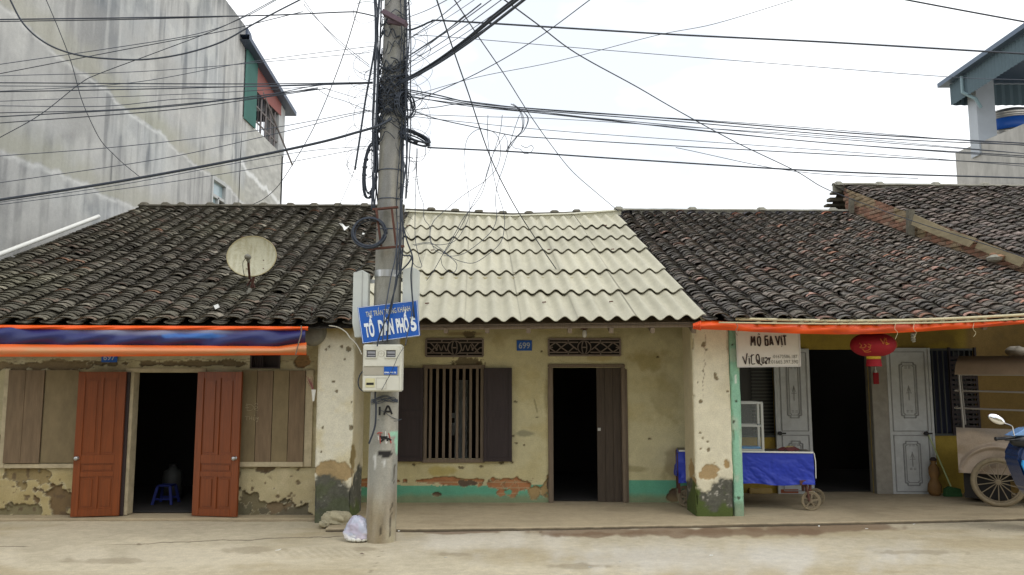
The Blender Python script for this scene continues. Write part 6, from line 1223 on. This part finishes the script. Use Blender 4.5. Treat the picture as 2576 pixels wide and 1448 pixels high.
b = MB(); h0 = W(2552, 1098, Yc-.05); b.tube(smooth_path([m0+u_*.085, W(2545, 1072, Yc-.05), W(2549, 1085, Yc-.05), h0], 5), .006, 6); b.build('mirror_stem', CHR, SC, True)
b = MB(); g0_, g1_ = W(2504, 1105, Yc-.05), W(2550, 1101, Yc-.03); b.tube([g0_, g0_+(g1_-g0_)*.06, g0_+(g1_-g0_)*.06, g0_+(g1_-g0_)*.95, g1_], .02, 10, rr=[.023, .023, .017, .017, .024]); b.bar(g1_+Vector((-.12, -.03, -.03)), g1_+Vector((.05, -.03, -.02)), .012); b.build('handle_grip', BLK, SC, True)
b = MB(); hb = W(2550, 1104, Yc); b.lathe(hb+Vector((.16, 0, -.03)), [(.02, -.2), (.05, -.17), (.075, -.08), (.09, .05), (.09, .2), (.06, .34), (.02, .4)], 16, 'X'); b.build('handlebar_cover', BLK, SC, True)
b = MB(); b.prism([W(2545, 1098, Yc-.06), W(2560, 1090, Yc-.06), W(2580, 1078, Yc-.06), W(2640, 1070, Yc-.06), W(2650, 1095, Yc-.06), W(2580, 1097, Yc-.06)], (0, .16, 0)); b.build('handlebar_shell', mat('pale_blue_paint', tuple(lin(120, 160, 210)), .2, coat=.6), SC, bevel=.01, seg=3)
b = MB(); b.prism([W(x, y, Yc-.05) for x, y in ((2580, 1112), (2570, 1128), (2562, 1150), (2567, 1168), (2580, 1200), (2596, 1235), (2650, 1290), (2700, 1290), (2690, 1110))], (0, .3, 0)); b.build('leg_shield', mat('navy_scooter_paint', tuple(lin(16, 46, 92)), .2, coat=.8), SC, bevel=.03, seg=4)
b = MB(); b.prism([W(x, y, Yc-.075) for x, y in ((2573, 1158), (2571, 1170), (2590, 1212), (2640, 1260), (2660, 1240), (2620, 1180))], (0, .02, 0)); b.build('side_stripe', mat('cyan_paint', tuple(lin(30, 150, 214)), .2, coat=.8), SC, bevel=.004)
wf_ = Vector((W(2650, 1300, Yc).x+.12, Yc+.1, .26)); wheel(wf_, .26, .08, (0, 1, 0), 5, SC, BLACK, CHR, .04, .04, .03); wheel(wf_+Vector((1.2, 0, 0)), .26, .08, (0, 1, 0), 5, SC, BLACK, CHR, .04, .04, .03)
b = MB(); b.prism([wf_+Vector(p) for p in ((.15, -.12, .1), (1.1, -.12, .05), (1.5, -.12, .35), (1.45, -.12, .5), (.75, -.12, .48), (.55, -.12, .2), (.2, -.12, .2))], (0, .26, 0)); b.build('body_panel', BL_, SC, bevel=.04, seg=4)
b = MB(); b.prism([wf_+Vector(p) for p in ((.7, -.1, .49), (1.4, -.1, .51), (1.45, -.1, .58), (.75, -.1, .56))], (0, .24, 0)); b.build('seat', BLK, SC, bevel=.03, seg=3)
b = MB(); b.prism([wf_+Vector(p) for p in ((-.28, -.06, .1), (-.1, -.06, .3), (.15, -.06, .3), (.2, -.06, .2), (-.02, -.06, .27), (-.2, -.06, .12))], (0, .12, 0)); b.bar(wf_+Vector((0, -.07, 0)), wf_+Vector((.05, -.07, .6)), .04); b.build('front_fender', BL_, SC)
# ===== broom, vase =====
BR_ = thing('broom', 'green plastic broom with a pale stick leaning against the yellow shop wall', 'broom', G(2395, 1243, FZ))
q0 = W(2392, 1224, 11.75); q1 = W(2333, 1088, 12.0); b = MB(); b.tube([q0, q1], .011, 7); b.build('stick', mat('pale_green_stick', tuple(lin(172, 186, 132)), .5), BR_)
q = rectpx(2376, 2418, 1228, 1246, 11.75); b = MB(); b.prism([(q[0], 11.72, FZ+.002), (q[1], 11.72, FZ+.002), (q[1]-.02, 11.72, q[3]-.01), (q[0]+.08, 11.72, q[3]+.02), (q[0]+.01, 11.72, q[3]-.02)], (0, .08, 0)); b.build('bristle_head', mat('green_bristle', tuple(lin(50, 92, 50)), .8, var=.3, vscale=30), BR_)
q = G(2348, 1246, FZ); VS = thing('vase', 'dull orange gourd shaped pot beside the right steel door', 'pot', q); b = MB(); b.lathe((q.x, 11.85, FZ), [(.06, 0), (.1, .06), (.09, .16), (.05, .24), (.075, .32), (.07, .4), (.03, .46), (.045, .5)], 18); b.build('body', mat('orange_clay', tuple(lin(124, 92, 50)), .7, var=.25), VS, True)
b = MB(); b.lathe((q.x, 11.85, FZ+.5), [(.045, 0), (.05, .02), (.02, .05)], 12); b.build('lid', WOODD, VS, True)
# ===== rocks and bag =====
def rock(label, x0, x1, y0, y1, Y, seed, m, zc=None, dep=.12):
    a = W(x0, y1, Y); b2 = W(x1, y0, Y); c_ = (a+b2)/2; rx_, rz_ = (b2.x-a.x)/2, (b2.z-a.z)/2; n = 48; A, T = np.meshgrid(np.linspace(0, 2*math.pi, n), np.linspace(0, math.pi, 28)); dx, dy, dz = np.sin(T)*np.cos(A), np.sin(T)*np.sin(A), np.cos(T)
    cx_, cy_, cz_ = np.sign(dx)*np.abs(dx)**.75, np.sign(dy)*np.abs(dy)**.75, np.sign(dz)*np.abs(dz)**.7
    def n3(s_): return fbm(dx*2.2+dz*1.4+4, dy*2.2-dz*1.1+7, s_, 4)
    f = .5+.6*n3(seed); f = f+.22*np.floor(n3(seed+3)*6)/6
    P = np.stack([c_.x+cx_*rx_*f, Y+cy_*dep*f, c_.z+cz_*rz_*f], -1); P[:, -1] = P[:, 0]
    zmin = P[..., 2].min(); P[..., 2] += (.002-zmin) if zc is None else 0
    col = np.ones(P.shape)*lin(174, 166, 138)*(.7+.5*n3(seed+9))[..., None]; col = mixc(col, lin(110, 104, 84), .6*ss(.55, .7, n3(seed+12)))
    o = grid('rock', P, col, m, None, smooth=False); meta(o, label, 'rock'); return o
rock('large broken stone slab lying at the foot of the left cream pillar', 808, 884, 1287, 1325, 9.62, 5, PL); rock('small pale stone beside the larger stone at the left pillar foot', 800, 830, 1310, 1327, 9.5, 15, PL, dep=.06)
a = W(874, 1366, 8.75); n = 60; A, T = np.meshgrid(np.linspace(0, 2*math.pi, n), np.linspace(0, 1, 46)); cxb = W(903, 1340, 8.78).x; prof_r = np.interp(T, [0, .02, .12, .3, .6, .8, .92, 1], [.01, .09, .135, .14, .115, .08, .05, .01]); zz_ = np.interp(T, [0, .02, .12, .3, .6, .8, .92, 1], [.0, .0, .03, .085, .17, .225, .255, .262])
fo = fbm(A*1.3+T*1.5, T*3, 120, 4); wr = prof_r*(1+.42*(fo-.5)+.3*(np.abs(fbm(np.cos(A)*2+3+T*2, np.sin(A)*2+3, 121)-.5)))
P = np.stack([cxb-.02*T+wr*np.cos(A), 8.78+wr*.8*np.sin(A), zz_+.02*(fo-.5)*T], -1); P[:, -1] = P[:, 0]
BGM = mat('thin_plastic', vcol=True, rough=.25, trans=.0); BG = thing('plastic_bag', 'thin bluish white plastic bag of rubbish leaning on the pole base', 'bag', (cxb, 8.78, 0))
c = np.ones(P.shape)*lin(182, 188, 206)*(.85+.3*fbm(A*2, T*4, 123))[..., None]; c = mixc(c, lin(232, 232, 236), ss(.45, .6, fbm(A*2.2, T*6, 125))*ss(.4, .2, T)); c = mixc(c, lin(178, 160, 178), .5*ss(.5, .65, fbm(A*1.2, T*2, 126)))
grid('sheet', P, c, BGM, BG); b = MB()
for i in range(6): a_ = 3.5+i*.45; b.lathe((cxb+.105*math.cos(a_), 8.78+.085*math.sin(a_), .002), [(.01, 0), (.035, .01), (.038, .03), (.02, .05), (.004, .055)], 9)
b.build('contents', WHITE, BG, True)
# stool and bucket inside the left house
ST = mat('blue_stool', tuple(lin(26, 40, 112)), .6); so_ = thing('plastic_stool', 'small blue plastic stool in the dark left doorway', 'stool', (W(418, 1250, 10.9).x, 11.0, FZ)); sx = W(418, 1250, 11.0).x; b = MB(); b.box((sx-.1, 10.9, FZ+.25), (sx+.1, 11.1, FZ+.27)); b.build('seat', ST, so_, bevel=.01)
for ax_, ay_ in ((-1, -1), (1, -1), (1, 1), (-1, 1)): b = MB(); b.bar((sx+ax_*.13, 11.0+ay_*.13, FZ), (sx+ax_*.085, 11.0+ay_*.085, FZ+.25), .035, .02); b.build('leg', ST, so_)
for yy in (10.88, 11.1): b = MB(); b.box((sx-.115, yy, FZ+.08), (sx+.115, yy+.02, FZ+.1)); b.build('stretcher', ST, so_)
bu = thing('bucket', 'pale plastic canister standing behind the blue stool in the dark room', 'canister', (sx-.08, 11.35, FZ)); b = MB(); b.lathe((sx-.09, 11.4, FZ), [(.12, 0), (.13, .02), (.135, .3), (.12, .4), (.06, .44), (.05, .47)], 20); b.build('body', mat('pale_canister', tuple(lin(60, 62, 60)), .6), bu, True); b = MB(); b.lathe((sx-.09, 11.4, FZ+.47), [(.055, 0), (.055, .03)], 14); b.build('cap', BLACK, bu)
# litter
rnd = random.Random(3)
for i, (x, y) in enumerate(((1003, 1337), (1360, 1340), (2068, 1313), (2180, 1333), (912, 1395), (1485, 1430), (1790, 1400), (2490, 1335), (1120, 1405), (700, 1385), (940, 1303), (1945, 1318), (2060, 1325), (350, 1370), (1560, 1415), (2300, 1320))):
    q = G(x, y, .012); s_ = rnd.uniform(.012, .03); b = MB(); b.prism([q+Vector((s_*rnd.uniform(.6, 1.4)*math.cos(k*1.57+.4), s_*.6*math.sin(k*1.57+.4), rnd.uniform(-.003, .01))) for k in range(4)], (0, 0, .004))
    o = b.build('paper_scrap', (WHITE, WOODG, GREY)[i % 3] if i != 11 else BAM, None); meta(o, 'small bit of litter lying on the dusty road by the kerb', 'litter', 'bits of litter on the ground')

# ===== street side behind the camera: unseen house fronts added to block low sky =====
for i, (x0, x1, h, colr, lab) in enumerate(((-16, -6.2, 6.4, (186, 176, 150), 'cream two storey house front added unseen behind the viewer on the left to block low sky'), (-6, 3.8, 4.2, (170, 164, 150), 'low grey house front added unseen directly behind the viewer to block low sky'), (4, 15, 7.0, (176, 168, 140), 'tall buff house front added unseen behind the viewer on the right to block low sky'))):
    t = thing('sky_blocker_house', lab, 'house', ((x0+x1)/2, -5, 0)); b = MB(); b.box((x0, -9, 0), (x1, -5, h)); b.build('wall', mat('sky_blocker_front_%d' % i, tuple(lin(*colr)), .9, var=.15, vscale=2), t)
    b = MB(); b.prism([(x0-.1, -4.4, h-.05), (x0-.1, -7, h+1.1), (x0-.1, -9.5, h-.05)], (x1-x0+.2, 0, 0)); b.build('roof', CEMD, t)
    for k in range(2): xx = x0+(x1-x0)*(.2+.45*k); b = MB(); b.box((xx, -5.02, .1), (xx+1.3, -4.96, 2.1)); b.build('door', WOODD, t)
